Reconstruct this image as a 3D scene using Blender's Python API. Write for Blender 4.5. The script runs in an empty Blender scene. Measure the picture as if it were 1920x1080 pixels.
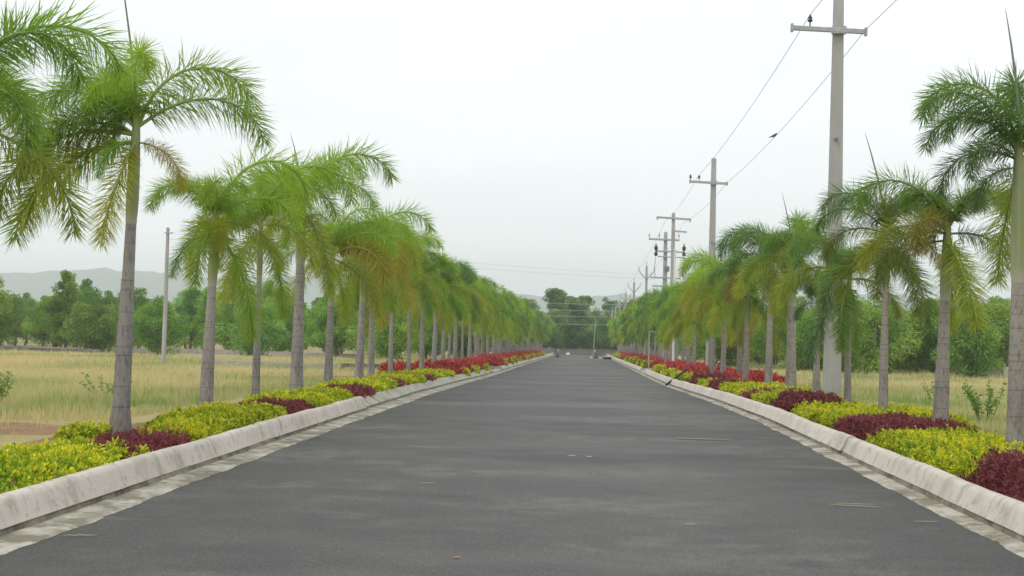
import bpy, math
import numpy as np
from mathutils import Matrix, Vector
R_ = math.radians
SC = bpy.context.scene
COL = SC.collection

# ------------------------------------------------------------------ camera, sky, sun, exposure
cam = bpy.data.objects.new('camera', bpy.data.cameras.new('camera'))
COL.objects.link(cam)
cam.data.sensor_width = 36.0
cam.data.lens = 48.0
cam.data.clip_start = 0.1
cam.data.clip_end = 9000
cam.matrix_world = Matrix.Translation((0, 0, 1.6)) @ (
    Matrix.Rotation(R_(3.16766), 4, 'Z') @ Matrix.Rotation(R_(91.83573), 4, 'X') @ Matrix.Rotation(R_(1.2), 4, 'Z'))
SC.camera = cam

SUN_EL, SUN_AZ = 58, 215            # azimuth clockwise from +Y: behind the camera, a little to the left
world = bpy.data.worlds.new('World')
SC.world = world
world.use_nodes = True
wt = world.node_tree
wt.nodes.clear()
def wn(t, **k):
    n = wt.nodes.new(t)
    for a, v in k.items(): setattr(n, a, v)
    return n
wo = wn('ShaderNodeOutputWorld'); bg = wn('ShaderNodeBackground'); bg.inputs['Strength'].default_value = 0.128
sky = wn('ShaderNodeTexSky', sky_type='NISHITA', sun_disc=False, sun_elevation=R_(SUN_EL), sun_rotation=R_(SUN_AZ))
tc = wn('ShaderNodeTexCoord')
mp = wn('ShaderNodeMapping'); mp.inputs['Scale'].default_value = (1.0, 1.0, 5.0)
nz = wn('ShaderNodeTexNoise'); nz.inputs['Scale'].default_value = 2.2; nz.inputs['Detail'].default_value = 5; nz.inputs['Roughness'].default_value = 0.5
cr = wn('ShaderNodeMapRange'); cr.inputs['From Min'].default_value = 0.3; cr.inputs['From Max'].default_value = 0.7
cr.inputs['To Min'].default_value = 0.90; cr.inputs['To Max'].default_value = 1.07
sp = wn('ShaderNodeSeparateXYZ')
zr = wn('ShaderNodeMapRange'); zr.inputs['From Min'].default_value = 0.0; zr.inputs['From Max'].default_value = 0.30
zr.inputs['To Min'].default_value = 8.6; zr.inputs['To Max'].default_value = 9.7
mu = wn('ShaderNodeMath', operation='MULTIPLY')
vm = wn('ShaderNodeVectorMath', operation='SCALE'); vm.inputs[0].default_value = (0.968, 0.995, 1.0)
mx = wn('ShaderNodeMix', data_type='RGBA'); mx.inputs['Factor'].default_value = 0.92
L = wt.links.new
L(tc.outputs['Generated'], mp.inputs['Vector']); L(mp.outputs['Vector'], nz.inputs['Vector']); L(nz.outputs['Fac'], cr.inputs['Value'])
L(tc.outputs['Generated'], sp.inputs[0]); L(sp.outputs['Z'], zr.inputs['Value'])
L(cr.outputs['Result'], mu.inputs[0]); L(zr.outputs['Result'], mu.inputs[1]); L(mu.outputs[0], vm.inputs['Scale'])
L(sky.outputs['Color'], mx.inputs['A']); L(vm.outputs['Vector'], mx.inputs['B'])
L(mx.outputs['Result'], bg.inputs['Color']); L(bg.outputs[0], wo.inputs['Surface'])

sun = bpy.data.objects.new('sun', bpy.data.lights.new('sun', 'SUN'))
COL.objects.link(sun)
sun.data.energy = 1.0; sun.data.angle = R_(20); sun.data.color = (1.0, 0.965, 0.9)
_sd = Vector((math.sin(R_(SUN_AZ)) * math.cos(R_(SUN_EL)), math.cos(R_(SUN_AZ)) * math.cos(R_(SUN_EL)), math.sin(R_(SUN_EL))))
sun.rotation_euler = _sd.to_track_quat('Z', 'Y').to_euler()

SC.view_settings.view_transform = 'Standard'
SC.view_settings.look = 'None'
SC.view_settings.exposure = 0.0
SC.view_settings.gamma = 1.0
SC.render.engine = 'CYCLES'
SC.cycles.use_denoising = True
SC.cycles.denoising_prefilter = 'ACCURATE'
SC.cycles.max_bounces = 6
SC.cycles.diffuse_bounces = 3
SC.cycles.transmission_bounces = 4
SC.cycles.volume_bounces = 1
SC.cycles.caustics_reflective = False
SC.cycles.caustics_refractive = False

# ------------------------------------------------------------------ helpers
rng = np.random.default_rng(7)
def tag(o, label=None, cat=None, group=None, kind=None):
    if label: o['label'] = label
    if cat: o['category'] = cat
    if group: o['group'] = group
    if kind: o['kind'] = kind
    return o
def link(o, parent=None):
    COL.objects.link(o)
    if parent is not None: o.parent = parent
    return o
def empty(name, loc, rz=0.0):
    o = bpy.data.objects.new(name, None); COL.objects.link(o)
    o.empty_display_size = 0.2
    o.location = loc; o.rotation_euler = (0, 0, rz)
    return o
def np_mesh(name, V, F, mats, attr=None, mi=None, smooth=False):
    """V (n,3), F (m,k) arrays -> mesh"""
    V = np.asarray(V, np.float32); F = np.asarray(F, np.int32)
    me = bpy.data.meshes.new(name)
    m, k = F.shape
    me.vertices.add(len(V)); me.vertices.foreach_set('co', V.ravel())
    me.loops.add(m * k); me.loops.foreach_set('vertex_index', F.ravel())
    me.polygons.add(m); me.polygons.foreach_set('loop_start', np.arange(0, m * k, k, dtype=np.int32))
    me.polygons.foreach_set('loop_total', np.full(m, k, np.int32))
    if mi is not None: me.polygons.foreach_set('material_index', np.asarray(mi, np.int32))
    if smooth: me.polygons.foreach_set('use_smooth', np.ones(m, bool))
    for mt in (mats if isinstance(mats, (list, tuple)) else [mats]): me.materials.append(mt)
    if attr is not None:
        a = me.attributes.new('tint', 'FLOAT', 'POINT'); a.data.foreach_set('value', np.asarray(attr, np.float32))
    me.update(); me.validate()
    return me
def obj(name, me, parent=None, loc=None):
    o = bpy.data.objects.new(name, me); link(o, parent)
    if loc is not None: o.location = loc
    return o

class MB:
    """collects shapes of one part"""
    def __init__(s): s.v = []; s.f = []; s.m = []; s.sm = []
    def add(s, V, F, m=0, smooth=False):
        n = len(s.v); s.v += [tuple(map(float, p)) for p in V]
        s.f += [tuple(i + n for i in f) for f in F]; s.m += [m] * len(F); s.sm += [smooth] * len(F)
    def box(s, c, d, rot=None, m=0, bev=0.0, taper=1.0):
        hx, hy, hz = d[0] / 2, d[1] / 2, d[2] / 2
        b = min(bev, hx * .9, hy * .9, hz * .9)
        if b <= 0:
            V = [(x * (1 if z < 0 else taper), y * (1 if z < 0 else taper), z) for z in (-hz, hz) for x, y in ((-hx, -hy), (hx, -hy), (hx, hy), (-hx, hy))]
            F = [(3, 2, 1, 0), (4, 5, 6, 7), (0, 1, 5, 4), (1, 2, 6, 5), (2, 3, 7, 6), (3, 0, 4, 7)]
        else:
            V = []; F = []
            def ring(ix, iy, z, t):
                n = len(V)
                ax, ay = ix * t, iy * t; bb = b * t
                V.extend([(-ax + bb, -ay, z), (ax - bb, -ay, z), (ax, -ay + bb, z), (ax, ay - bb, z), (ax - bb, ay, z), (-ax + bb, ay, z), (-ax, ay - bb, z), (-ax, -ay + bb, z)])
                return n
            r = [ring(hx - b * .5, hy - b * .5, -hz, 1), ring(hx, hy, -hz + b, 1), ring(hx, hy, hz - b, taper), ring(hx - b * .5, hy - b * .5, hz, taper)]
            for i in range(3):
                for k in range(8): F.append((r[i] + k, r[i] + (k + 1) % 8, r[i + 1] + (k + 1) % 8, r[i + 1] + k))
            F.append(tuple(range(7, -1, -1))); F.append(tuple(r[3] + k for k in range(8)))
        M = rot.to_3x3() if rot is not None else Matrix.Identity(3)
        s.add([M @ Vector(p) + Vector(c) for p in V], F, m)
        return s
    def tube(s, P, r, n=8, m=0, cap=True, smooth=True):
        P = [Vector(p) for p in P]
        rr = r if isinstance(r, (list, tuple, np.ndarray)) else [r] * len(P)
        V = []; F = []; prev = None
        for i, p in enumerate(P):
            t = (P[min(i + 1, len(P) - 1)] - P[max(i - 1, 0)]).normalized()
            if prev is None:
                u = t.orthogonal().normalized()
            else:
                u = (prev - t * prev.dot(t)).normalized()
            prev = u; w = t.cross(u)
            for k in range(n):
                a = 2 * math.pi * k / n
                V.append(p + (u * math.cos(a) + w * math.sin(a)) * rr[i])
        for i in range(len(P) - 1):
            for k in range(n):
                F.append((i * n + k, i * n + (k + 1) % n, (i + 1) * n + (k + 1) % n, (i + 1) * n + k))
        s.add(V, F, m, smooth)
        if cap:
            s.add([V[k] for k in range(n)], [tuple(range(n - 1, -1, -1))], m)
            s.add([V[-n + k] for k in range(n)], [tuple(range(n))], m)
        return s
    def bar(s, a, b, w, h, m=0):
        a = Vector(a); b = Vector(b); d = b - a
        rot = d.to_track_quat('X', 'Z').to_matrix()
        return s.box((a + b) / 2, (d.length, w, h), rot, m, bev=min(w, h) * .15)
    def lathe(s, prof, c=(0, 0, 0), n=12, m=0):
        V = []; F = []
        for r, z in prof:
            for k in range(n):
                a = 2 * math.pi * k / n; V.append((c[0] + r * math.cos(a), c[1] + r * math.sin(a), c[2] + z))
        for i in range(len(prof) - 1):
            for k in range(n): F.append((i * n + k, i * n + (k + 1) % n, (i + 1) * n + (k + 1) % n, (i + 1) * n + k))
        F.append(tuple(range(n - 1, -1, -1))); F.append(tuple((len(prof) - 1) * n + k for k in range(n)))
        s.add(V, F, m, True); return s
    def mesh(s, name, mats):
        me = bpy.data.meshes.new(name); me.from_pydata(s.v, [], s.f)
        for mt in (mats if isinstance(mats, (list, tuple)) else [mats]): me.materials.append(mt)
        me.polygons.foreach_set('material_index', s.m); me.polygons.foreach_set('use_smooth', s.sm)
        me.update(); return me
    def build(s, name, mats, parent=None, loc=None): return obj(name, s.mesh(name, mats), parent, loc)

# ---- materials
def mat(name):
    m = bpy.data.materials.new(name); m.use_nodes = True; m.node_tree.nodes.clear()
    return m, m.node_tree
def nd(t, typ, **k):
    n = t.nodes.new(typ)
    for a, v in k.items():
        if a in n.inputs and not hasattr(n, a): n.inputs[a].default_value = v
        else: setattr(n, a, v)
    return n
def noise(t, scale, detail=4, rough=.55, vec=None, mscale=None, coord='Object'):
    n = t.nodes.new('ShaderNodeTexNoise'); n.inputs['Scale'].default_value = scale
    n.inputs['Detail'].default_value = detail; n.inputs['Roughness'].default_value = rough
    c = t.nodes.new('ShaderNodeTexCoord'); src = c.outputs[coord]
    if mscale is not None:
        mp_ = t.nodes.new('ShaderNodeMapping'); mp_.inputs['Scale'].default_value = mscale
        t.links.new(src, mp_.inputs['Vector']); src = mp_.outputs['Vector']
    t.links.new(src, n.inputs['Vector'])
    return n.outputs['Fac']
def rng_map(t, src, a, b, lo=0.0, hi=1.0):
    n = t.nodes.new('ShaderNodeMapRange'); n.inputs['From Min'].default_value = a; n.inputs['From Max'].default_value = b
    n.inputs['To Min'].default_value = lo; n.inputs['To Max'].default_value = hi
    t.links.new(src, n.inputs['Value']); return n.outputs['Result']
def mixc(t, fac, a, b, blend='MIX'):
    n = t.nodes.new('ShaderNodeMix'); n.data_type = 'RGBA'; n.blend_type = blend
    for key, v in (('Factor', fac), ('A', a), ('B', b)):
        if hasattr(v, 'is_output'): t.links.new(v, n.inputs[key])
        elif key == 'Factor': n.inputs[key].default_value = v
        else: n.inputs[key].default_value = (*v, 1) if len(v) == 3 else v
    return n.outputs['Result']
def mul(t, a, b, op='MULTIPLY'):
    n = t.nodes.new('ShaderNodeMath'); n.operation = op
    for i, v in enumerate((a, b)):
        if hasattr(v, 'is_output'): t.links.new(v, n.inputs[i])
        else: n.inputs[i].default_value = v
    return n.outputs[0]
def finish(t, color, rough=.8, bump=None, bstr=.3, bdist=.01, spec=.4, metal=0):
    o = t.nodes.new('ShaderNodeOutputMaterial'); p = t.nodes.new('ShaderNodeBsdfPrincipled')
    if hasattr(color, 'is_output'): t.links.new(color, p.inputs['Base Color'])
    else: p.inputs['Base Color'].default_value = (*color, 1)
    if hasattr(rough, 'is_output'): t.links.new(rough, p.inputs['Roughness'])
    else: p.inputs['Roughness'].default_value = rough
    p.inputs['Specular IOR Level'].default_value = spec; p.inputs['Metallic'].default_value = metal
    if bump is not None:
        b = t.nodes.new('ShaderNodeBump'); b.inputs['Strength'].default_value = bstr; b.inputs['Distance'].default_value = bdist
        t.links.new(bump, b.inputs['Height']); t.links.new(b.outputs[0], p.inputs['Normal'])
    t.links.new(p.outputs[0], o.inputs['Surface'])
def simple(name, c, c2=None, rough=.7, scale=6, bstr=.2, metal=0, mscale=None, spec=.4):
    m, t = mat(name)
    f = noise(t, scale, 5, .6, mscale=mscale)
    c2 = c2 or tuple(x * .7 for x in c)
    finish(t, mixc(t, rng_map(t, f, .35, .68), c, c2), rough, f, bstr, .01, spec, metal)
    return m
def leaf_mat(name, c_lo, c_hi, trans=.35, use_obj=False, rough=.5, var=.25):
    """leaf colour between c_lo and c_hi by the per-leaf tint; optional object colour multiplies"""
    m, t = mat(name)
    a = t.nodes.new('ShaderNodeAttribute'); a.attribute_name = 'tint'
    col = mixc(t, a.outputs['Fac'], c_lo, c_hi)
    if use_obj:
        oi = t.nodes.new('ShaderNodeObjectInfo')
        col = mixc(t, 1.0, col, oi.outputs['Color'], 'MULTIPLY')
    o = t.nodes.new('ShaderNodeOutputMaterial'); p = t.nodes.new('ShaderNodeBsdfPrincipled')
    p.inputs['Roughness'].default_value = rough; p.inputs['Specular IOR Level'].default_value = .3
    tr = t.nodes.new('ShaderNodeBsdfTranslucent'); ms = t.nodes.new('ShaderNodeMixShader'); ms.inputs[0].default_value = trans
    t.links.new(col, p.inputs['Base Color'])
    t.links.new(mixc(t, 1.0, col, (1.15, 1.2, .6), 'MULTIPLY'), tr.inputs['Color'])
    t.links.new(p.outputs[0], ms.inputs[1]); t.links.new(tr.outputs[0], ms.inputs[2]); t.links.new(ms.outputs[0], o.inputs['Surface'])
    return m

# asphalt: dusty, mottled, fine aggregate
m_road, t = mat('asphalt')
fine = noise(t, 55, 3, .7); med = noise(t, 1.3, 6, .65); big = noise(t, .20, 5, .55, mscale=(.8, 1, 1))
c = mixc(t, rng_map(t, med, .38, .62), (.044, .043, .043), (.09, .088, .085))
tcx = t.nodes.new('ShaderNodeTexCoord'); sx = t.nodes.new('ShaderNodeSeparateXYZ'); t.links.new(tcx.outputs['Object'], sx.inputs[0])
mid = mul(t, rng_map(t, sx.outputs['X'], -3.9, -1.6), rng_map(t, sx.outputs['X'], 3.2, .9))
c = mixc(t, mul(t, rng_map(t, big, .42, .56, .1, 1), mul(t, mid, .65)), c, (.12, .117, .112))
dust = mul(t, rng_map(t, noise(t, .30, 5, .6, mscale=(.7, 1, 1)), .47, .57), rng_map(t, noise(t, 2.6, 6, .7), .38, .62))
c = mixc(t, mul(t, dust, .72), c, (.20, .193, .175))
sand = mul(t, rng_map(t, noise(t, .42, 4, .55, mscale=(.4, 2.0, 1)), .65, .72), rng_map(t, noise(t, 5, 5, .65), .42, .6))
c = mixc(t, mul(t, sand, .5), c, (.30, .285, .24))
wet = rng_map(t, noise(t, .24, 5, .6, mscale=(.6, 1, 1)), .50, .42)
c = mixc(t, mul(t, wet, .6), c, (.036, .036, .037))
g2 = noise(t, 21, 2, .6); g3 = noise(t, 130, 2, .6)
c = mixc(t, rng_map(t, g2, .55, .72, 0, .45), c, (.17, .168, .16))
c = mixc(t, rng_map(t, g2, .45, .30, 0, .5), c, (.028, .028, .029))
c = mixc(t, rng_map(t, fine, .54, .70, 0, .7), c, (.24, .238, .23))
c = mixc(t, rng_map(t, fine, .44, .30, 0, .7), c, (.02, .02, .021))
c = mixc(t, rng_map(t, g3, .56, .70, 0, .6), c, (.26, .258, .25))
c = mixc(t, 1.0, c, (.82, .81, .79), 'MULTIPLY')
finish(t, c, rng_map(t, med, .3, .7, .62, .85), fine, .5, .006, .4)

m_kerb, t = mat('kerb_concrete')
f1 = noise(t, 2.4, 7, .66, mscale=(.1, 1, .30)); f2 = noise(t, 8, 6, .7); f3 = noise(t, .7, 5, .6); f4 = noise(t, 1.1, 6, .75, mscale=(.1, 1, .8))
c = mixc(t, rng_map(t, f3, .32, .68), (.53, .47, .41), (.65, .595, .535))
c = mixc(t, rng_map(t, f1, .53, .66, 0, .6), c, (.33, .29, .225))
c = mixc(t, rng_map(t, f4, .57, .68, 0, .55), c, (.24, .205, .15))
c = mixc(t, rng_map(t, f2, .54, .66, 0, .55), c, (.26, .23, .18))
finish(t, c, .88, f2, .6, .015, .2)
m_kerb2, t = mat('weathered_kerb_concrete')
f1 = noise(t, 2.0, 6, .65, mscale=(1, 1, .3)); f2 = noise(t, 9, 5, .65)
c = mixc(t, rng_map(t, f1, .4, .66), (.47, .45, .39), (.25, .235, .18))
c = mixc(t, rng_map(t, f2, .60, .76, 0, .5), c, (.2, .185, .14))
finish(t, c, .9, f2, .5, .015, .25)
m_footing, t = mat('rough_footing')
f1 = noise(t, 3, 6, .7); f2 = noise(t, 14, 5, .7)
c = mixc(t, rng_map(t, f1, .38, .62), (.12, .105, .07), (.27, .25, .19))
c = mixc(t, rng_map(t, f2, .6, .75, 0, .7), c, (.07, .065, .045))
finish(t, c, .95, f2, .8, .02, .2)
m_gutter, t = mat('gutter_concrete')
f1 = noise(t, 1.9, 7, .72); f2 = noise(t, 9, 5, .7)
c = mixc(t, rng_map(t, f1, .42, .57), (.47, .445, .375), (.21, .195, .145))
c = mixc(t, rng_map(t, f2, .55, .72, 0, .6), c, (.2, .19, .13))
finish(t, c, .92, f2, .8, .015, .2)
m_soil = simple('red_soil', (.30, .17, .085), (.19, .115, .06), .95, 3.0, .6)
m_field, t = mat('dry_meadow_ground')
f1 = noise(t, .09, 5, .6); f2 = noise(t, .7, 6, .65); f3 = noise(t, .05, 4, .55)
c = mixc(t, rng_map(t, f2, .3, .7), (.40, .33, .16), (.31, .275, .12))
c = mixc(t, rng_map(t, f1, .48, .60, 0, .85), c, (.17, .22, .07))
c = mixc(t, rng_map(t, f3, .50, .60, 0, .85), c, (.42, .27, .16))
finish(t, c, .95, f2, .6, .05, .2)
m_grass = leaf_mat('meadow_grass', (.66, .55, .35), (.22, .33, .10), .35)
m_hill, t = mat('wooded_hill')
f1 = noise(t, .012, 6, .65); f2 = noise(t, .08, 5, .65)
c = mixc(t, rng_map(t, f1, .35, .65), (.06, .10, .04), (.11, .13, .06))
c = mixc(t, rng_map(t, f2, .45, .62, 0, .7), c, (.035, .065, .025))
finish(t, c, .95, f2, .5, 2.0, .1)
m_trunk, t = mat('palm_trunk')
at_ = t.nodes.new('ShaderNodeAttribute'); at_.attribute_name = 'tint'
f1 = noise(t, .9, 5, .65, mscale=(1, 1, 6)); f2 = noise(t, 3.0, 4, .6, mscale=(1, 1, 9))
oi = t.nodes.new('ShaderNodeObjectInfo')
c = mixc(t, rng_map(t, f1, .33, .67), (.33, .31, .295), (.195, .178, .168))
zc = t.nodes.new('ShaderNodeTexCoord'); zs_ = t.nodes.new('ShaderNodeSeparateXYZ'); t.links.new(zc.outputs['Object'], zs_.inputs[0])
c = mixc(t, rng_map(t, mul(t, zs_.outputs['Z'], mul(t, f1, .5, 'MULTIPLY'), 'ADD'), .55, 1.0, 0, .6), c, (.40, .375, .34))
c = mixc(t, rng_map(t, f2, .53, .66, 0, .45), c, (.38, .36, .33))
c = mixc(t, rng_map(t, f2, .46, .36, 0, .5), c, (.12, .105, .095))
c = mixc(t, at_.outputs['Fac'], c, (.07, .06, .05))
c = mixc(t, 1.0, c, oi.outputs['Color'], 'MULTIPLY')
finish(t, c, .9, f2, .4, .01, .2)
m_shaft, t = mat('palm_crownshaft')
f1 = noise(t, 1.5, 4, .6, mscale=(1, 1, 1.2))
c = mixc(t, rng_map(t, f1, .35, .65), (.31, .335, .17), (.23, .275, .12))
at_ = t.nodes.new('ShaderNodeAttribute'); at_.attribute_name = 'tint'
c = mixc(t, at_.outputs['Fac'], c, (.40, .385, .30))
finish(t, c, .55, f1, .15, .01, .35)
m_frond = leaf_mat('frond_leaflets', (.85, .9, .8), (1.25, 1.15, 1.1), .45, True, .45)
m_rachis, t = mat('frond_rachis')
oi = t.nodes.new('ShaderNodeObjectInfo'); finish(t, mixc(t, .6, (.36, .36, .17), oi.outputs['Color']), .6)
m_spear = simple('spear_leaf', (.20, .21, .14), (.15, .16, .10), .6)
m_yel = leaf_mat('golden_leaves', (.15, .31, .018), (.80, .73, .035), .3, True)
m_mar = leaf_mat('maroon_leaves', (.15, .032, .045), (.42, .12, .14), .25, True)
m_red = leaf_mat('red_leaves', (.32, .035, .045), (.76, .15, .13), .3, True)
m_wood = simple('shrub_wood', (.10, .075, .05))
m_tree = leaf_mat('tree_leaves', (.115, .225, .048), (.35, .52, .11), .42, True)
m_bark = simple('tree_bark', (.16, .125, .09), (.08, .065, .05), .9, 5, .5, mscale=(1, 1, .3))
m_weed = leaf_mat('weed_leaves', (.12, .23, .05), (.25, .37, .09), .35)
m_conc = simple('pole_concrete', (.44, .435, .42), (.33, .325, .31), .85, 3, .25, mscale=(1, 1, .25))
m_steel = simple('galvanised_steel', (.46, .46, .46), (.34, .34, .34), .5, 8, .1, .3)
m_dark = simple('dark_ceramic', (.05, .045, .045), (.035, .03, .03), .3, 8, .05)
m_wire = simple('wire_metal', (.40, .41, .42), (.33, .34, .35), .5, 4, .0, .5)
m_wirep = simple('pale_wire_metal', (.60, .62, .62), (.5, .52, .52), .5, 4, .0, .2)
m_white = simple('white_paint', (.80, .80, .78), (.66, .66, .63), .6, 4, .1)
m_pink = simple('pinkish_concrete', (.50, .44, .40), (.38, .33, .29), .85, 2.5, .3)
m_brick = simple('weathered_brick', (.26, .17, .13), (.17, .12, .10), .9, 3, .5)
m_endwall = simple('grey_stained_wall', (.27, .23, .21), (.17, .15, .14), .9, .8, .4)
m_black = simple('black_rubber_and_gap_shade', (.018, .018, .019), (.03, .03, .03), .7)
m_straw = simple('dry_straw', (.27, .245, .16), (.20, .175, .11), .8)
m_bird = simple('bird_feathers', (.045, .045, .05), (.075, .07, .07), .7)
m_rust = simple('rusty_paint', (.50, .47, .40), (.33, .26, .19), .8, 8)
m_boxd = simple('transformer_paint', (.22, .23, .23), (.16, .165, .17), .6, 5)

# ------------------------------------------------------------------ terrain profile (the road sinks gently beyond 27 m)
_py = np.array([-80, 25, 35, 45, 60, 75, 100, 170, 205, 420, 5000.])
_pz = np.array([0, 0, -.08, -.22, -.42, -.55, -.76, -1.40, -1.62, -2.3, -2.3])
_fy = np.arange(-80, 500, .5)
_k = np.hanning(15); _k /= _k.sum()
_fz = np.interp(_fy, _py, _pz); _fz[8:-8] = np.convolve(_fz, _k, 'same')[8:-8]
def prof(y): return np.interp(y, _fy, _fz)
def xs(y): return np.interp(y, [0, 27, 38, 50, 80, 170, 260], [0, 0, -.15, -.30, -.35, -.50, -.6])
def fieldz(x, y):
    s = np.clip((np.abs(np.asarray(x, float) + .4) - 6.2) / 3.0, 0, 1)
    return prof(y) + .17 - .07 * s + .05 * np.sin(np.asarray(x) * .31 + 1) * np.sin(np.asarray(y) * .23) * s
def bedz(y): return prof(y) + .165
def snoise(x, y, s=1.0, seed=0):
    x = np.asarray(x, float) * s; y = np.asarray(y, float) * s; r = 0
    for i in range(4):
        f = 1.7 ** i
        r = r + np.sin(x * f * 1.13 + seed * 1.7 + i * 2.1 + 1.3 * np.sin(y * f * .71 + i)) * np.cos(y * f * .97 + seed * .9 + i * 1.3 + 1.1 * np.sin(x * f * .63 + 2 * i)) / (1.35 ** i)
    return r / 2.4
def loft(name, ys, cols, m, kind='structure', smooth=True, close=False, parent=None):
    """ys (n), cols: function y -> list of (x,z)"""
    rows = [cols(y) for y in ys]
    k = len(rows[0]); V = [(x, y, z) for y, r in zip(ys, rows) for x, z in r]; F = []
    for i in range(len(ys) - 1):
        for j in range(k - 1): F.append((i * k + j, i * k + j + 1, (i + 1) * k + j + 1, (i + 1) * k + j))
    me = np_mesh(name, V, F, m, smooth=smooth)
    o = obj(name, me, parent)
    if kind: o['kind'] = kind
    return o
ys_near = np.concatenate([np.arange(-30, 60, 1.0), np.arange(60, 203, 3.0), [203.]])
# ground sheet out to the horizon
ys_g = np.concatenate([[-400, -120, -60], np.arange(-30, 120, 2.0), np.arange(120, 203, 4), [203.4, 204.4, 215, 240, 280, 330, 420, 600, 1000, 2000, 4000]])
XL = [-3000, -1200, -500, -250, -120, -80, -60, -50, -42, -36, -30, -26, -22, -18, -15, -12, -10, -8.5, -7.2, -6.6]
XR = [5.9, 6.5, 8, 9.5, 12, 15, 18, 22, 26, 30, 36, 42, 50, 60, 80, 120, 250, 500, 1200, 3000]
def gcols(y):
    s = float(xs(y)); p = float(prof(y))
    dip = -.35 if y < 204 else .1
    b = -.02 if y < 204 else .1
    r = [(x + (s if abs(x) < 30 else 0), float(fieldz(x, y))) for x in XL]
    r += [(-4.6 + s, p + b), (-4.5 + s, p + dip), (3.66 + s, p + dip), (3.76 + s, p + b)]
    r += [(x + (s if abs(x) < 30 else 0), float(fieldz(x, y))) for x in XR]
    return r
g = loft('ground', ys_g, gcols, m_field); tag(g, 'dry tan meadow ground on both sides of the road', 'ground')
RXL, RXR = -3.95, 3.27
road = loft('road', ys_near, lambda y: [(x + float(xs(y)), float(prof(y))) for x in np.linspace(-4.2, 3.6, 9)], m_road)
tag(road, 'grey asphalt road running straight away between pale kerbs', 'road')
# planting beds
def bed(side):
    a, b = (-6.9, -4.5) if side < 0 else (3.66, 6.3)
    def cols(y):
        s = float(xs(y)); z = float(bedz(y)); out = []
        for i, u in enumerate(np.linspace(0, 1, 7)):
            x = a + (b - a) * u
            w = .05 * math.sin(y * 1.7 + i * 2.3) * math.sin(i * 1.9 + y * .6)
            edge = 0 if 0 < i < 6 else -.12
            out.append((x + s + (w * 3 if i in (0, 6) and abs(x) > 5 else 0), z + w * .5 + edge + (.015 if 0 < i < 6 else 0)))
        return out
    o = loft('planting_bed', np.concatenate([np.arange(-20, 60, .7), np.arange(60, 202, 3.)]), cols, m_soil)
    tag(o, 'reddish soil bed under the shrubs behind the ' + ('left' if side < 0 else 'right') + ' kerb', 'planting bed')
bed(-1); bed(1)
# gutters: rough concrete apron with a ragged road edge
def gutter(side, y0, y1, dummy=0):
    yy = np.concatenate([np.arange(max(y0, -12), min(y1, 45), .12), np.arange(max(45, y0), y1 + .1, .8)])
    e0, e1 = (RXL, -4.32) if side < 0 else (RXR, 3.53)
    def cols(y):
        s = float(xs(y)); p = float(prof(y))
        w = .035 * float(snoise(y, 3 * side, 1.1, 3)) + .03 * float(snoise(y, 1, 5, 8)) + .012 * float(snoise(y, 2, 17, 5))
        h = .006 * float(snoise(y, 4, 7, 2))
        r = [(e0 + s - side * w * -1, p + .003), (e0 + s + side * (.03 + .5 * abs(w)) + w * side, p + .014 + h), (e0 * .5 + e1 * .5 + s, p + .022 + h), (e1 + s, p + .03)]
        return r if side > 0 else r[::-1]
    o = loft('gutter', yy, cols, m_gutter)
    tag(o, 'rough ragged concrete gutter strip along the ' + ('left' if side < 0 else 'right') + ' kerb', 'gutter')
gutter(-1, -12, 201); gutter(1, -12, 201)
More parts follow.
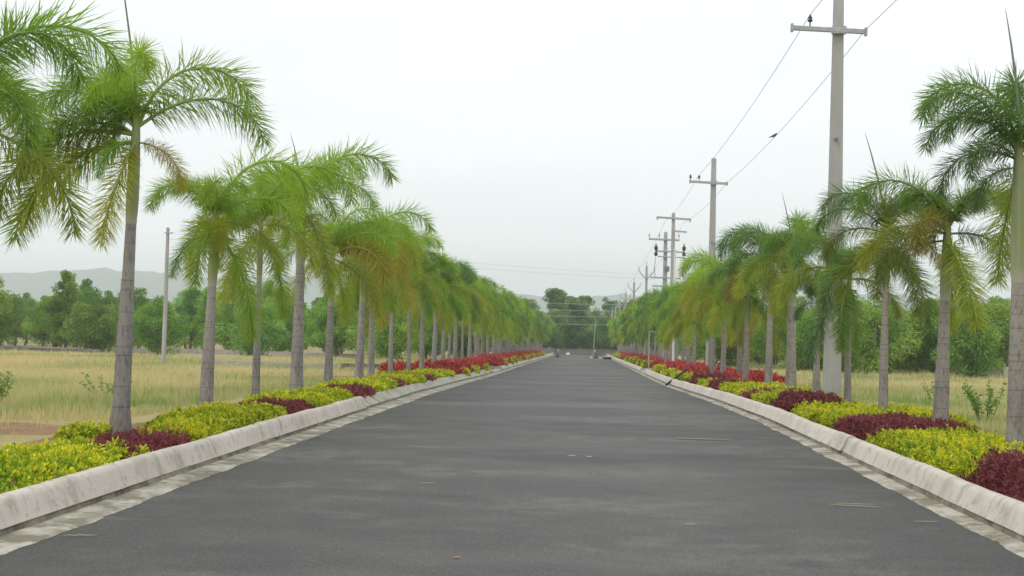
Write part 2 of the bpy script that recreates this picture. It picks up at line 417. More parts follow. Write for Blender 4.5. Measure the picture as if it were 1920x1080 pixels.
# kerbs, cast in place, slightly wavy
def kerb(side, y0, y1, m, hk, slope, label, seed, x_in=0.0):
    x0 = (-4.26 if side < 0 else 3.47) + side * x_in
    n1 = max(3, int((min(y1, 50) - y0) / .18)) if y0 < 50 else 0
    yy = np.concatenate([np.linspace(y0, min(y1, 50), n1) if n1 else [], np.arange(max(50, y0) + (1 if n1 else 0), y1, 1.0), [y1]])
    jr = np.random.default_rng(seed + 40); js = []; q = y0 + .9
    while q < min(y1 - .5, 60): js.append(q); q += jr.uniform(2.0, 4.2)
    js = np.array(js) if js else np.array([1e6]); joff = jr.normal(0, .007, len(js) + 1); jz = jr.normal(0, .004, len(js) + 1); jd = jr.uniform(.006, .022, len(js))
    yy = np.unique(np.concatenate([yy] + [js[js < y1] + e for e in (-.014, -.004, .004, .014)]))
    def cols(y):
        s = float(xs(y)); p = float(prof(y)); ji = int(np.searchsorted(js, y)); nj = int(np.argmin(np.abs(js - y)))
        gr = jd[nj] if abs(js[nj] - y) < .008 else 0.0
        wx = joff[ji] + gr + .013 * float(snoise(y, seed, .9, seed)) + .003 * float(snoise(y, seed, 4, seed + 2))
        wz = jz[ji] - gr + .016 * float(snoise(y, seed + 5, .8, seed + 1)) + .002 * float(snoise(y, seed, 5, seed))
        P = [(0, .075), (slope * .5, hk * .55), (slope * .9, hk - .045), (slope + .015, hk - .014), (slope + .04, hk), (slope + .10, hk + .003), (slope + .135, hk - .012), (slope + .15, hk - .14)]
        r = [(x0 + s + side * (a + wx), p + b + (wz if i > 1 else wz * .3)) for i, (a, b) in enumerate(P)]
        return r if side > 0 else r[::-1]
    o = loft('kerb', yy, cols, m)
    # end caps
    ends = []
    me = o.data; k = 8; nv = len(me.vertices)
    import bmesh
    bm = bmesh.new(); bm.from_mesh(me); bm.verts.ensure_lookup_table()
    bm.faces.new([bm.verts[i] for i in range(k)]); bm.faces.new([bm.verts[nv - k + i] for i in range(k)][::-1])
    bmesh.ops.recalc_face_normals(bm, faces=bm.faces); bm.to_mesh(me); bm.free()
    tag(o, label, 'kerb')
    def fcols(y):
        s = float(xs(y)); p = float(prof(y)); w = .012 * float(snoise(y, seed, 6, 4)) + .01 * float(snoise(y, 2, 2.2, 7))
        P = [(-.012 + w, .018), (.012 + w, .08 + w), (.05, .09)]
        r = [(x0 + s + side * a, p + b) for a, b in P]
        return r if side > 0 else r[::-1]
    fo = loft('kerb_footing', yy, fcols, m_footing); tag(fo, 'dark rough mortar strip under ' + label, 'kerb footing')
kerb(-1, -12, 26.6, m_kerb, .285, .07, 'pale kerb at the front left of the road', 1)
kerb(-1, 26.62, 69.0, m_kerb2, .23, .19, 'weathered left kerb from the step to the drain gap', 2, .055)
kerb(-1, 76, 200, m_kerb, .25, .09, 'far left kerb beyond the drain gap', 3)
kerb(1, -12, 18.75, m_kerb, .27, .07, 'pale right kerb in front of the dark crack', 4)
kerb(1, 18.81, 75, m_kerb, .27, .08, 'pale right kerb between the crack and the drain gap', 5)
kerb(1, 80.5, 200, m_kerb, .25, .09, 'far right kerb beyond the drain gap', 6)
# hills on the horizon
def hills():
    xsn = np.linspace(-2600, 2600, 301); V = []; F = []
    rows = [(2100, 0.0), (2230, .35), (2380, .7), (2530, .95), (2650, 1.0), (2800, .9), (3000, .4)]
    for yy, a in rows:
        for x in xsn:
            h = np.interp(x / 1.75, [-1500, -700, -560, -420, -300, -150, -60, 40, 150, 330, 480, 700, 1500], [60, 60, 62, 58, 62, 52, 44, 43, 46, 52, 50, 56, 50])
            h += 7 * snoise(x, yy * .3, .012, 4) + 3.0 * snoise(x, yy, .06, 2) + 1.6 * snoise(x, yy, .21, 6)
            V.append((x, yy + 20 * math.sin(x * .01), -4 + a * (h * 1.68 + 2)))
    k = len(xsn)
    for i in range(len(rows) - 1):
        for j in range(k - 1): F.append((i * k + j, i * k + j + 1, (i + 1) * k + j + 1, (i + 1) * k + j))
    o = obj('hills', np_mesh('hills', V, F, m_hill, smooth=True)); tag(o, 'low wooded hills fading blue along the horizon', 'hills', kind='structure')
hills()

def bare_patch(cx, cy, ax, ay, seed, label):
    V = [(cx, cy, float(fieldz(cx, cy)) + .035)]; F = []; n = 40
    for ring in (.35, .7, 1.0):
        for i in range(n):
            a = 2 * math.pi * i / n; k = ring * (1 + .16 * math.sin(3 * a + seed) + .10 * math.sin(7 * a + seed * 2) + .06 * math.sin(13 * a))
            x, y = cx + ax * k * math.cos(a), cy + ay * k * math.sin(a)
            V.append((x, y, float(fieldz(x, y)) + (.035 if ring < 1 else -.02) + .012 * math.sin(x * 5) * math.sin(y * 4)))
    for i in range(n):
        b = (i + 1) % n; F.append((0, 1 + i, 1 + b))
        for q in (0, 1): F += [(1 + q * n + i, 1 + (q + 1) * n + i, 1 + (q + 1) * n + b), (1 + q * n + i, 1 + (q + 1) * n + b, 1 + q * n + b)]
    o = obj('bare_soil', np_mesh('bare_soil', V, F, m_soil, smooth=True)); tag(o, label, 'soil', kind='structure')
bare_patch(-9.2, 17.6, 2.6, 1.9, 1, 'reddish bare soil behind the front left golden shrubs')
bare_patch(-9.5, 33.0, 1.6, 1.5, 2, 'reddish bare soil between the second and third left palms')
bare_patch(-9.0, 45.0, 2.0, 3.0, 4, 'reddish bare soil beyond the left shrubs in the middle distance')
# ------------------------------------------------------------------ leaf geometry
def unit(a): return a / np.maximum(np.linalg.norm(a, axis=-1, keepdims=True), 1e-9)
def leaves(P, D, ln, wd, r, fold=.15, bendz=.12):
    n = len(P); D = unit(D); ln = np.asarray(ln)[:, None]; wd = np.asarray(wd)[:, None]
    S = unit(np.cross(D, r.normal(size=(n, 3)))); N = np.cross(S, D)
    mid = P + D * ln * .5 + N * wd * fold
    tip = P + D * ln; tip[:, 2] -= (ln[:, 0] * bendz)
    V = np.stack([P, mid + S * wd * .5, tip, mid - S * wd * .5], 1).reshape(-1, 3)
    F = np.arange(4 * n).reshape(n, 4)
    return V, F

# ------------------------------------------------------------------ foxtail palms
def frond_arrays(seed, Ln, e0, bend, nt=56, mk=8, lw=.0138, ll=.42):
    r = np.random.default_rng(seed)
    N = 60; tt = np.linspace(0, 1, N)
    pitch = R_(e0) - R_(bend) * tt ** (1.55 if e0 > 40 else 1.25)
    yaw = R_(r.uniform(-14, 14)) * tt
    step = Ln / (N - 1)
    T = np.stack([np.cos(pitch) * np.cos(yaw), np.cos(pitch) * np.sin(yaw), np.sin(pitch)], 1)
    C = np.concatenate([[[0, 0, 0]], np.cumsum(T[:-1] * step, 0)])
    # leaflets all round the rachis
    ts = np.repeat(np.linspace(.07, .995, nt), mk) + r.uniform(-.006, .006, nt * mk); ts = np.clip(ts, .1, 1)
    idx = ts * (N - 1); i0 = np.clip(idx.astype(int), 0, N - 2); fr = (idx - i0)[:, None]
    P = C[i0] * (1 - fr) + C[i0 + 1] * fr; Tn = unit(T[i0] * (1 - fr) + T[i0 + 1] * fr)
    up = np.tile([0, 0, 1.], (len(P), 1)); A = unit(np.cross(Tn, up + r.normal(scale=.01, size=P.shape))); B = np.cross(A, Tn)
    ph = np.tile(np.arange(mk) * 2 * math.pi / mk, nt) + r.normal(scale=.28, size=len(P)) + ts * 3.0
    Rd = A * np.cos(ph)[:, None] + B * np.sin(ph)[:, None]
    fw = (.30 + .55 * ts + r.normal(scale=.16, size=len(ts)))[:, None]
    D = unit(Tn * fw + Rd * 1.0 + np.array([0, 0, -.10]))
    ln = ll * (np.minimum(1, .5 + 2.2 * (ts - .05)) * (1 - .5 * np.clip((ts - .72) / .28, 0, 1))) * r.uniform(.8, 1.12, len(ts))
    wd = lw * r.uniform(.75, 1.25, len(ts))
    n = len(P); S = unit(np.cross(D, unit(Rd + r.normal(scale=.6, size=P.shape)))) * wd[:, None] * .5
    lnc = ln[:, None]
    dr = np.zeros((n, 3)); dr[:, 2] = -1
    droop = r.uniform(.04, .24, n)[:, None]
    p0 = P; p1 = P + D * lnc * .45 + dr * lnc * droop * .22; p2 = P + D * lnc * .97 + dr * lnc * droop
    V = np.stack([p0 - S * .5, p0 + S * .5, p1 + S, p1 - S, p2 + S * .12, p2 - S * .12], 1).reshape(-1, 3)
    b = np.arange(n)[:, None] * 6
    F = np.concatenate([b + [0, 1, 2, 3], b + [3, 2, 4, 5]], 0)
    ti = np.clip(r.normal(.4, .22, n), 0, 1)
    tint = np.stack([ti, ti, ti, ti, np.clip(ti + .4, 0, 1), np.clip(ti + .4, 0, 1)], 1).ravel()
    mi = np.zeros(len(F), int)
    # rachis tube
    K = 5; sel = np.linspace(0, N - 1, 16).astype(int); v0 = len(V); RV = []
    for q, i in enumerate(sel):
        t_ = T[i]; a = np.cross(t_, [0, 0, 1.]); a = a / max(np.linalg.norm(a), 1e-6); bb = np.cross(a, t_)
        rad = .024 * (1 - .85 * i / (N - 1)) + .002
        for k in range(K):
            an = 2 * math.pi * k / K; RV.append(C[i] + (a * math.cos(an) + bb * math.sin(an)) * rad)
    RF = []
    for q in range(len(sel) - 1):
        for k in range(K): RF.append((v0 + q * K + k, v0 + q * K + (k + 1) % K, v0 + (q + 1) * K + (k + 1) % K, v0 + (q + 1) * K + k))
    V = np.concatenate([V, RV]); F = np.concatenate([F, RF]); tint = np.concatenate([tint, np.full(len(RV), .5)]); mi = np.concatenate([mi, np.ones(len(RF), int)])
    return V, F, tint, mi
# frond kinds: u = rising then arching, m = spreading arch, l = low drooping, h = hanging
FK = {}
for kind, sets in {'u': [(84, 150), (76, 168), (68, 140)], 'm': [(58, 142), (42, 120), (66, 158)], 'l': [(26, 116), (8, 92), (38, 132)], 'h': [(-24, 60), (-46, 40), (-6, 82)]}.items():
    for i, (e0, bd) in enumerate(sets):
        V, F, ti, mi = frond_arrays(100 + ord(kind) * 3 + i, {'u': 1.95, 'm': 1.9, 'l': 1.85, 'h': 1.85}[kind], e0, bd)
        FK[kind, i] = np_mesh('frond', V, F, [m_frond, m_rachis], ti, mi)
GREENS = [(.21, .365, .068), (.26, .42, .068), (.17, .295, .08), (.305, .455, .06), (.155, .27, .09)]
OLIVE = [(.31, .375, .05), (.38, .405, .05), (.27, .33, .055)]
BROWN = [(.38, .335, .06), (.36, .325, .06), (.43, .385, .13)]
def trunk_mesh(seed, bulge):
    r = np.random.default_rng(seed); n = 16
    zs = [0]; 
    while zs[-1] < .97: zs.append(zs[-1] + r.uniform(.03, .13) * (1.25 - .5 * zs[-1]))
    zs = [z / zs[-1] for z in zs]
    V = []; tint = []; F = []
    levels = []
    for i, z in enumerate(zs):
        if 0 < i < len(zs) - 1:
            levels += [(z - .003, 0, 1.0), (z, 1, 1.015), (z + .003, 1, 1.0), (z + .006, 0, 1.0)]
        else: levels += [(z, 0, 1.0)]
    for z, d, k in levels:
        rad = (1.0 + .22 * math.exp(-z * 11) + .35 * math.exp(-z * 45) + bulge * math.sin(math.pi * min(1, z * 1.3))) * (1 - .38 * z) * k
        dd = d * r.uniform(.1, .55)
        for q in range(n):
            a = 2 * math.pi * q / n; V.append((rad * math.cos(a), rad * math.sin(a), z)); tint.append(dd)
    for i in range(len(levels) - 1):
        for q in range(n): F.append((i * n + q, i * n + (q + 1) % n, (i + 1) * n + (q + 1) % n, (i + 1) * n + q))
    return np_mesh('trunk', V, F, m_trunk, tint, smooth=True)
TR = [trunk_mesh(s, b) for s, b in ((1, .0), (2, .08), (3, .03), (4, .12))]
def shaft_mesh():
    n = 14; V = []; F = []; tint = []
    P = [(.80, 0, 1), (.86, .015, 1), (.84, .05, .7), (.92, .12, .25), (.97, .25, .05), (.92, .45, 0), (.82, .65, 0), (.68, .85, 0), (.50, 1.0, 0), (.25, 1.12, 0), (.03, 1.2, 0)]
    for rad, z, d in P:
        for q in range(n):
            a = 2 * math.pi * q / n; V.append((rad * math.cos(a), rad * math.sin(a), z)); tint.append(d)
    for i in range(len(P) - 1):
        for q in range(n): F.append((i * n + q, i * n + (q + 1) % n, (i + 1) * n + (q + 1) % n, (i + 1) * n + q))
    return np_mesh('crownshaft', V, F, m_shaft, tint, smooth=True)
SHAFT = shaft_mesh()
def spear_mesh():
    mb = MB(); mb.tube([(0, 0, 0), (.01, .01, .5), (-.02, .01, 1.0), (-.07, .02, 1.5), (-.13, .02, 1.95)], [.02, .018, .015, .011, .003], 6)
    return mb.mesh('spear_leaf', m_spear)
SPEAR = spear_mesh()
prng = np.random.default_rng(21)
def default_fronds(r, n=9):
    out = []; a0 = r.uniform(0, 360)
    for i in range(n):
        k = 'u' if i < 2 else ('m' if i < 5 else ('l' if i < 7 else 'h'))
        q = r.random()
        col = GREENS[r.integers(5)] if k in 'um' or q < .5 else (OLIVE[r.integers(3)] if q < .9 else BROWN[r.integers(3)])
        out.append((k, a0 + i * 137.5 + r.uniform(-15, 15), r.uniform(.82, 1.05), col))
    return out
def palm(x, y, ht, hs, rad, label, fronds=None, spear=None, lean=(0, 0), tcol=(1, 1, 1), group=None, z=None):
    root = empty('foxtail_palm', (x, y, float(bedz(y)) - .05 if z is None else z))
    root.rotation_euler = (R_(lean[1]), R_(lean[0]), 0)
    tag(root, label, 'palm tree', group)
    ht += .15; hs += .18
    tr = obj('trunk', TR[int(prng.integers(4))], root); tr.scale = (rad, rad, ht); tr.rotation_euler = (0, 0, prng.uniform(0, 6.28)); tr.color = (*tcol, 1)
    sh = obj('crownshaft', SHAFT, root, (0, 0, ht - .01)); sh.scale = (rad * .78, rad * .78, hs)
    top = ht + hs * .93
    fl = list(fronds or default_fronds(prng))
    base_col = fl[0][3]
    fl += [('u', prng.uniform(0, 360), .55, base_col), ('u', fl[0][1] + 140, .5, base_col), ('m', fl[2][1] + 120 + prng.uniform(-20, 20), .8, base_col)]
    for q in range(1 if y < 20 or ht < 1.5 else 3):
        a_ = fl[-1][1] + 110 + prng.uniform(-40, 40); kk = 'h' if q != 1 else 'l'
        c_ = OLIVE[int(prng.integers(3))] if prng.random() < .5 else tuple(v * .9 for v in base_col)
        fl.append((kk, a_, prng.uniform(.7, .95), c_))
    for i, (k, az, sc, col) in enumerate(fl):
        if ht < 1.5 and fronds: sc = min(sc * .85, .52)
        sc *= {'u': 1.15, 'm': 1.0, 'l': .98, 'h': 1.04}[k] * prng.uniform(.92, 1.08)
        f = obj('frond', FK[k, int(prng.integers(3))], root)
        f.location = (math.cos(R_(az)) * rad * .25, math.sin(R_(az)) * rad * .25, top - (.0 if k in 'um' else .10 if k == 'l' else .2))
        f.rotation_euler = (R_(prng.uniform(-12, 12)), 0, R_(az)); f.scale = (sc, sc, sc)
        j = prng.uniform(.85, 1.15); f.color = (col[0] * j, col[1] * j, col[2] * j, 1)
    if spear:
        s_ = obj('spear_leaf', SPEAR, root, (0, 0, top - .05)); s_.rotation_euler = (0, R_(spear[0]), R_(spear[2] if len(spear) > 2 else 0)); s_.scale = (1, 1, spear[1])
    return root
G, O, B = GREENS, OLIVE, BROWN
ORD = ['first', 'second', 'third', 'fourth', 'fifth', 'sixth', 'seventh', 'eighth', 'ninth', 'tenth', 'eleventh', 'twelfth', 'thirteenth', 'fourteenth', 'fifteenth', 'sixteenth', 'seventeenth', 'eighteenth']
# azimuth 0 = image right, 90 = away, 180 = image left, 270 = towards the camera
LEFT = [
 # x, y, trunk height, shaft, radius, fronds, spear, label detail
 (-6.25, 13.0, 2.5, .85, .105, [('u', 20, 1.0, G[1]), ('u', 150, 1.0, G[1]), ('m', 350, .95, G[0]), ('m', 75, .9, G[1]), ('l', 330, .8, G[0]), ('h', 10, .9, O[2]), ('m', 200, 1, G[0]), ('l', 130, 1, G[0])], None, 'cut by the left picture edge, only its crown showing'),
 (-5.9, 17.1, 2.62, 1.15, .108, [('u', 15, .92, G[3]), ('u', 300, .80, G[3]), ('m', 5, 1.0, G[1]), ('m', 165, 1.0, G[0]), ('m', 195, .98, G[0]), ('l', 178, 1.05, O[2]), ('l', 205, .85, G[0]), ('h', 350, .55, B[0]), ('h', 185, .95, O[1]), ('u', 110, .8, G[0]), ('h', 250, .45, G[0]), ('l', 188, 1.15, O[2]), ('h', 175, 1.15, G[0])], (-6, 1.15), 'tall nearest whole palm with a thin spear leaf'),
 (-5.9, 21.0, 1.95, 1.0, .105, [('u', 30, 1.0, G[3]), ('m', 8, .75, G[3]), ('m', 170, .72, G[0]), ('l', 20, .8, O[0]), ('l', 300, .55, O[1]), ('h', 290, .55, O[0]), ('m', 90, .8, G[0]), ('u', 330, .5, G[3]), ('h', 180, .5, G[2])], None, 'short crown with olive fronds over a ringed grey trunk'),
 (-5.9, 24.2, 2.15, 1.0, .072, [('u', 10, 1.1, G[3]), ('m', 20, .9, G[3]), ('m', 200, .7, G[1]), ('l', 190, .8, O[0]), ('h', 200, .75, O[1]), ('l', 340, .8, O[0]), ('m', 100, .9, G[0]), ('u', 280, .6, G[1])], None, 'thin trunk with a rusty stain'),
 (-5.9, 27.65, 2.65, 1.25, .135, [('u', 10, 1.12, G[1]), ('u', 340, .9, G[3]), ('m', 190, .8, G[3]), ('m', 10, 1.0, G[1]), ('l', 180, .9, G[3]), ('l', 260, .8, O[0]), ('h', 330, .9, O[2]), ('m', 120, .9, G[0]), ('h', 220, .8, O[1])], (-7, .75), 'thick trunk under the tallest crown of the row'),
 (-5.9, 31.1, 1.9, 1.2, .105, [('u', 0, .9, G[3]), ('m', 15, 1.05, G[1]), ('m', 345, 1.0, G[3]), ('l', 0, 1.0, B[0]), ('l', 330, 1.05, B[1]), ('h', 10, .95, O[1]), ('m', 170, .9, G[1]), ('l', 200, .9, O[0]), ('u', 150, .8, G[0])], None, 'long brown drooping fronds on its right side'),
 (-5.9, 35.3, 2.15, 1.4, .125, [('u', 15, .95, G[1]), ('m', 20, 1.0, G[3]), ('l', 350, 1.0, O[1]), ('h', 0, 1.05, O[1]), ('l', 320, 1.0, B[1]), ('m', 330, 1, G[3]), ('m', 150, .9, G[1]), ('l', 190, .9, O[0]), ('h', 290, .9, O[0])], None, 'leaning thick trunk and yellow hanging fronds'),
]
for i, (x, y, ht, hs, rad, fr, spr, d) in enumerate(LEFT):
    palm(x, y, ht, hs, rad, f'{ORD[i]} nearest left palm, {d}', fr, spr, ((1.4, .0) if i in (1, 2, 6) else (.4, 0)), (.9, .9, .92) if i % 2 else (1, 1, 1))
LY = [38.6, 43.0, 46.4, 50.5, 54.5, 58.3, 61.7, 65.0, 69.0, 72.6]
dets = ['slim grey trunk', 'green crown with a rust brown hanging frond', 'straight pale trunk', 'full green crown', 'olive lower fronds', 'red shrubs at its foot', 'dense rounded crown', 'slim trunk among red shrubs', 'near the drain gap', 'feathery crown rising over its neighbours']
for i, y in enumerate(LY):
    fr = default_fronds(prng, 10)
    if i == 1: fr[6] = ('l', 300, .9, B[2]); fr[8] = ('h', 320, .9, B[2])
    palm(-5.9 + float(xs(y)) + prng.uniform(-.12, .12), y, prng.uniform(1.9, 2.3), prng.uniform(1.2, 1.5), prng.uniform(.075, .125), f'{ORD[i + 7]} nearest left palm, {dets[i]}', fr, (-4, .8) if i == 9 else None, (prng.uniform(-.8, .8), 0))
RIGHT = [
 (5.5, 12.9, 2.3, .9, .11, [('l', 185, .95, G[3]), ('m', 160, .9, G[1]), ('u', 120, .9, G[1]), ('m', 20, 1, G[0]), ('l', 300, .9, G[0]), ('h', 60, .9, O[0]), ('m', 270, .9, G[0])], None, 'only a light frond showing at the picture edge'),
 (5.1, 16.5, 2.05, 1.5, .115, [('u', 150, .82, G[0]), ('u', 205, .74, G[0]), ('m', 190, .72, G[0]), ('m', 150, .7, G[4]), ('l', 180, .65, G[4]), ('m', 350, 1.0, G[2]), ('l', 40, 1.0, G[2]), ('l', 215, .7, G[2]), ('u', 80, .9, G[2]), ('h', 200, .5, G[4])], (-1, .9), 'cut by the right edge under a tall spear leaf'),
 (5.1, 20.0, 1.93, .95, .11, [('m', 185, 1.0, G[1]), ('u', 165, .42, G[0]), ('l', 200, .8, O[2]), ('l', 230, .8, B[1]), ('m', 330, .75, G[2]), ('l', 0, .7, G[4]), ('h', 280, .6, G[2]), ('h', 170, .75, O[2]), ('m', 90, .7, G[2]), ('u', 300, .45, O[2])], None, 'ringed trunk with a dark scorch mark'),
 (5.1, 23.8, 2.15, 1.0, .082, [('u', 150, .7, G[2]), ('m', 185, .75, G[2]), ('l', 170, .75, O[2]), ('h', 190, .75, O[0]), ('m', 0, .7, G[2]), ('l', 340, .7, B[1]), ('h', 320, .7, O[2]), ('m', 260, .6, O[2])], (-9, .9), 'slim pale trunk'),
 (5.1, 27.0, 1.7, .8, .075, [('m', 180, .75, G[0]), ('u', 200, .7, G[0]), ('l', 230, .7, G[1]), ('h', 190, .85, G[4]), ('h', 260, .8, O[2]), ('m', 350, .8, G[2]), ('l', 20, .8, O[2]), ('m', 270, .7, G[1])], None, 'thin trunk right beside the big concrete pole'),
 (5.1, 30.6, 1.25, .9, .09, [('m', 95, .6, G[4]), ('l', 140, .5, G[4]), ('h', 60, .5, G[4]), ('m', 10, .65, G[2]), ('l', 340, .65, G[0]), ('u', 120, .6, G[4]), ('l', 300, .5, G[4])], None, 'short palm left of the big concrete pole'),
 (5.1, 34.4, 2.2, 1.15, .15, [('u', 60, 1.1, G[1]), ('u', 20, .95, G[3]), ('m', 175, .95, G[0]), ('l', 190, .9, G[1]), ('l', 250, .8, O[2]), ('m', 330, .8, G[4]), ('h', 0, .8, G[4]), ('h', 220, .75, O[2]), ('m', 120, .8, G[0])], (-5, .85), 'thickest trunk and a spear leaf above'),
 (5.1, 38.6, 2.4, 1.3, .115, [('m', 175, 1.05, G[4]), ('m', 190, .9, G[2]), ('u', 140, .9, G[0]), ('l', 185, .9, G[2]), ('h', 200, .9, B[0]), ('l', 320, .8, O[0]), ('m', 20, .8, G[0]), ('h', 280, .8, O[1]), ('u', 30, .7, G[1])], None, 'arching fronds reaching over the road'),
]
for i, (x, y, ht, hs, rad, fr, spr, d) in enumerate(RIGHT):
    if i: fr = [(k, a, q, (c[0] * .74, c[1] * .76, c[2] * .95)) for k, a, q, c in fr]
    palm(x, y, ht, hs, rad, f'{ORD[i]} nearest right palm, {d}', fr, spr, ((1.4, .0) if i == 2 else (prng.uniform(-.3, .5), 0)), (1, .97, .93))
RY = [41.4, 44.3, 47.7, 51.2, 54.6, 62, 65.5, 69, 72.4]
detr = ['slim trunk', 'yellow hanging fronds', 'pale green crown', 'brown fronds in its crown', 'by the second pole', 'just beyond the second concrete pole', 'green crown over red shrubs', 'drooping fronds', 'near the pale metal frame']
for i, y in enumerate(RY):
    fr = default_fronds(prng, 10)
    if i in (1, 2): fr[6] = ('l', 200, 1, O[1]); fr[7] = ('h', 240, 1, O[0]); fr[2] = ('m', 190, 1, G[3])
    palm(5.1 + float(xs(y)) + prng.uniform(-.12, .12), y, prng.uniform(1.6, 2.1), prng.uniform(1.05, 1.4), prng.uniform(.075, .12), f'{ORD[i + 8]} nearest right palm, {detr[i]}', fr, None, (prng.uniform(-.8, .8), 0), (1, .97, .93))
# far palms: trunk, crownshaft and one crown
def crown_mesh(seed):
    r = np.random.default_rng(seed); Vs = []; Fs = []; Ts = []; Ms = []; n0 = 0
    for i in range(13):
        k = 'u' if i < 4 else ('m' if i < 7 else ('l' if i < 10 else 'h'))
        e0, bd = {'u': (78, 150), 'm': (55, 140), 'l': (14, 96), 'h': (-44, 40)}[k]
        V, F, ti, mi = frond_arrays(seed * 31 + i, 1.9 * r.uniform(.85, 1.05) * (1.22 if k == 'u' else 1), e0 + r.uniform(-8, 8), bd + r.uniform(-10, 10), 34, 6, .034, .42)
        a = R_(i * 137.5 + r.uniform(-15, 15) + seed * 50); ca, sa = math.cos(a), math.sin(a)
        V = np.stack([V[:, 0] * ca - V[:, 1] * sa, V[:, 0] * sa + V[:, 1] * ca, V[:, 2] + (0 if k in 'um' else -.12)], 1)
        Vs.append(V); Fs.append(F + n0); n0 += len(V); Ms.append(mi + (2 if k in 'lh' and r.random() < .55 else 0) * (mi == 0))
        Ts.append(ti)
    return np_mesh('crown', np.concatenate(Vs), np.concatenate(Fs), [m_frond, m_rachis, m_frond_old], np.concatenate(Ts), np.concatenate(Ms))
m_frond_old = leaf_mat('old_frond_leaflets', (1.15, 1.0, .75), (1.4, 1.12, .85), .36, True, .45)
CR = [crown_mesh(s) for s in range(1, 7)]
def far_palm(x, y, label, group):
    root = empty('foxtail_palm', (x, y, float(bedz(y)) - .05)); tag(root, label, 'palm tree', group)
    ht, hs, rad = prng.uniform(1.9, 2.5), prng.uniform(.8, 1.1), prng.uniform(.08, .125)
    ht += .1; hs += .45
    tr = obj('trunk', TR[int(prng.integers(4))], root); tr.scale = (rad, rad, ht)
    sh = obj('crownshaft', SHAFT, root, (0, 0, ht - .01)); sh.scale = (rad * .78, rad * .78, hs)
    c_ = obj('crown', CR[int(prng.integers(6))], root, (0, 0, ht + hs * .93)); c_.rotation_euler = (0, 0, prng.uniform(0, 6.28)); s = prng.uniform(.82, 1.08); c_.scale = (s, s, s * 1.08); root.rotation_euler = (R_(prng.uniform(-1.5, 1.5)), R_(prng.uniform(-1.5, 1.5)), 0)
    gcol = GREENS[int(prng.integers(5))]; j = prng.uniform(.85, 1.15); c_.color = (gcol[0] * j, gcol[1] * j, gcol[2] * j, 1)
y = 76.3
while y < 198:
    if y > 74: far_palm(-5.9 + float(xs(y)) + prng.uniform(-.15, .15), y, 'small distant palm in the merged far part of the left row', 'far palms of the left row')
    if y > 75 and abs(y - 83) > 1 : far_palm(5.1 + float(xs(y)) + prng.uniform(-.15, .15), y + .4, 'small distant palm in the merged far part of the right row', 'far palms of the right row')
    y += 3.55 + prng.uniform(-.2, .2)

# ------------------------------------------------------------------ shrubs
srng = np.random.default_rng(5)
def clump_mesh(lx, ly, h, kind, dist, seed):
    r = np.random.default_rng(seed)
    k = max(1.0, dist / 16.0)
    if kind == 'yellow': ln, wd, cov = .042 * k ** .8, .019 * k ** .8, 3.4
    elif kind == 'maroon': ln, wd, cov = .055 * k ** .75, .014 * k ** .8, 2.6
    else: ln, wd, cov = .10 * k ** .6, .036 * k ** .6, 3.0
    lx += .12; ly += .45
    area = lx * ly + 2 * (lx + ly) * h * .8
    n = int(min(56000, cov * area / (ln * wd * .5)))
    P = []; got = 0
    while got < n:
        u = r.uniform(-1.05, 1.05, (n * 2, 3)); u[:, 2] = np.abs(u[:, 2])
        q = (np.abs(u[:, 0]) ** 4 + np.abs(u[:, 1]) ** 4 + np.abs(u[:, 2]) ** 2.6) ** (1 / 3.2)
        wx, wy, wz = u[:, 0] * lx / 2, u[:, 1] * ly / 2, u[:, 2] * h
        bump = .22 * snoise(wx + wz * .7, wy - wz * .5, 4.5, seed) + .12 * snoise(wx - wz, wy, 11, seed + 3) + .16 * snoise(wx, wy + wz, 1.7, seed + 1)
        s = q * (1 + bump)
        ok = (s < .98) & (s > .55 + .2 * r.random(len(s)))
        w = np.stack([wx, wy, wz, s], 1)[ok]; P.append(w); got += len(w)
    P = np.concatenate(P)[:n]
    nrm = unit(np.stack([P[:, 0] / (lx / 2) ** 2, P[:, 1] / (ly / 2) ** 2, P[:, 2] / h ** 2 * .6 + .6], 1))
    D = nrm * .9 + r.normal(scale=.55, size=nrm.shape) + (np.array([0, 0, .9]) if kind != 'yellow' else np.array([0, 0, .35]))
    # half the leaves sit along short shoots that stick out of the surface
    ns = max(20, n // 22); top = np.argsort(-P[:, 3] + r.random(n) * .12)[:max(ns * 4, 1)]; sh = r.choice(top, ns)
    sdir = unit(nrm[sh] + r.normal(scale=.4, size=(ns, 3)) + np.array([0, 0, .8])); sl = r.uniform(.02, .10, ns) * (1.0 if kind == 'yellow' else .8) * min(k, 1.8) ** .5
    which = r.integers(0, ns, n // 2); tt_ = r.random(n // 2)
    P[:n // 2, :3] = P[sh[which], :3] + sdir[which] * (sl[which] * tt_)[:, None] + r.normal(scale=.006, size=(n // 2, 3))
    P[:n // 2, 3] = .80 + .22 * tt_
    D[:n // 2] = sdir[which] * (.5 + .8 * tt_[:, None]) + r.normal(scale=.55, size=(n // 2, 3))
    V, F = leaves(P[:, :3], D, ln * r.uniform(.6, 1.3, n), wd * r.uniform(.7, 1.25, n), r, .2, .1)
    patch = snoise(P[:, 0], P[:, 1], 1.6, seed + 9)
    if kind == 'yellow': ti = np.clip((P[:, 3] - .80) * 3.4 + .34 * patch + r.normal(0, .13, n) + np.concatenate([r.normal(0, .22, ns)[which], r.normal(0, .2, n - n // 2)]), 0, 1)   # gold new growth at the shoot tips
    else: ti = np.clip(.42 + .25 * patch + r.normal(0, .3, n), 0, 1)
    m = {'yellow': m_yel, 'maroon': m_mar, 'red': m_red}[kind]
    return V, F, np.repeat(ti, 4), m
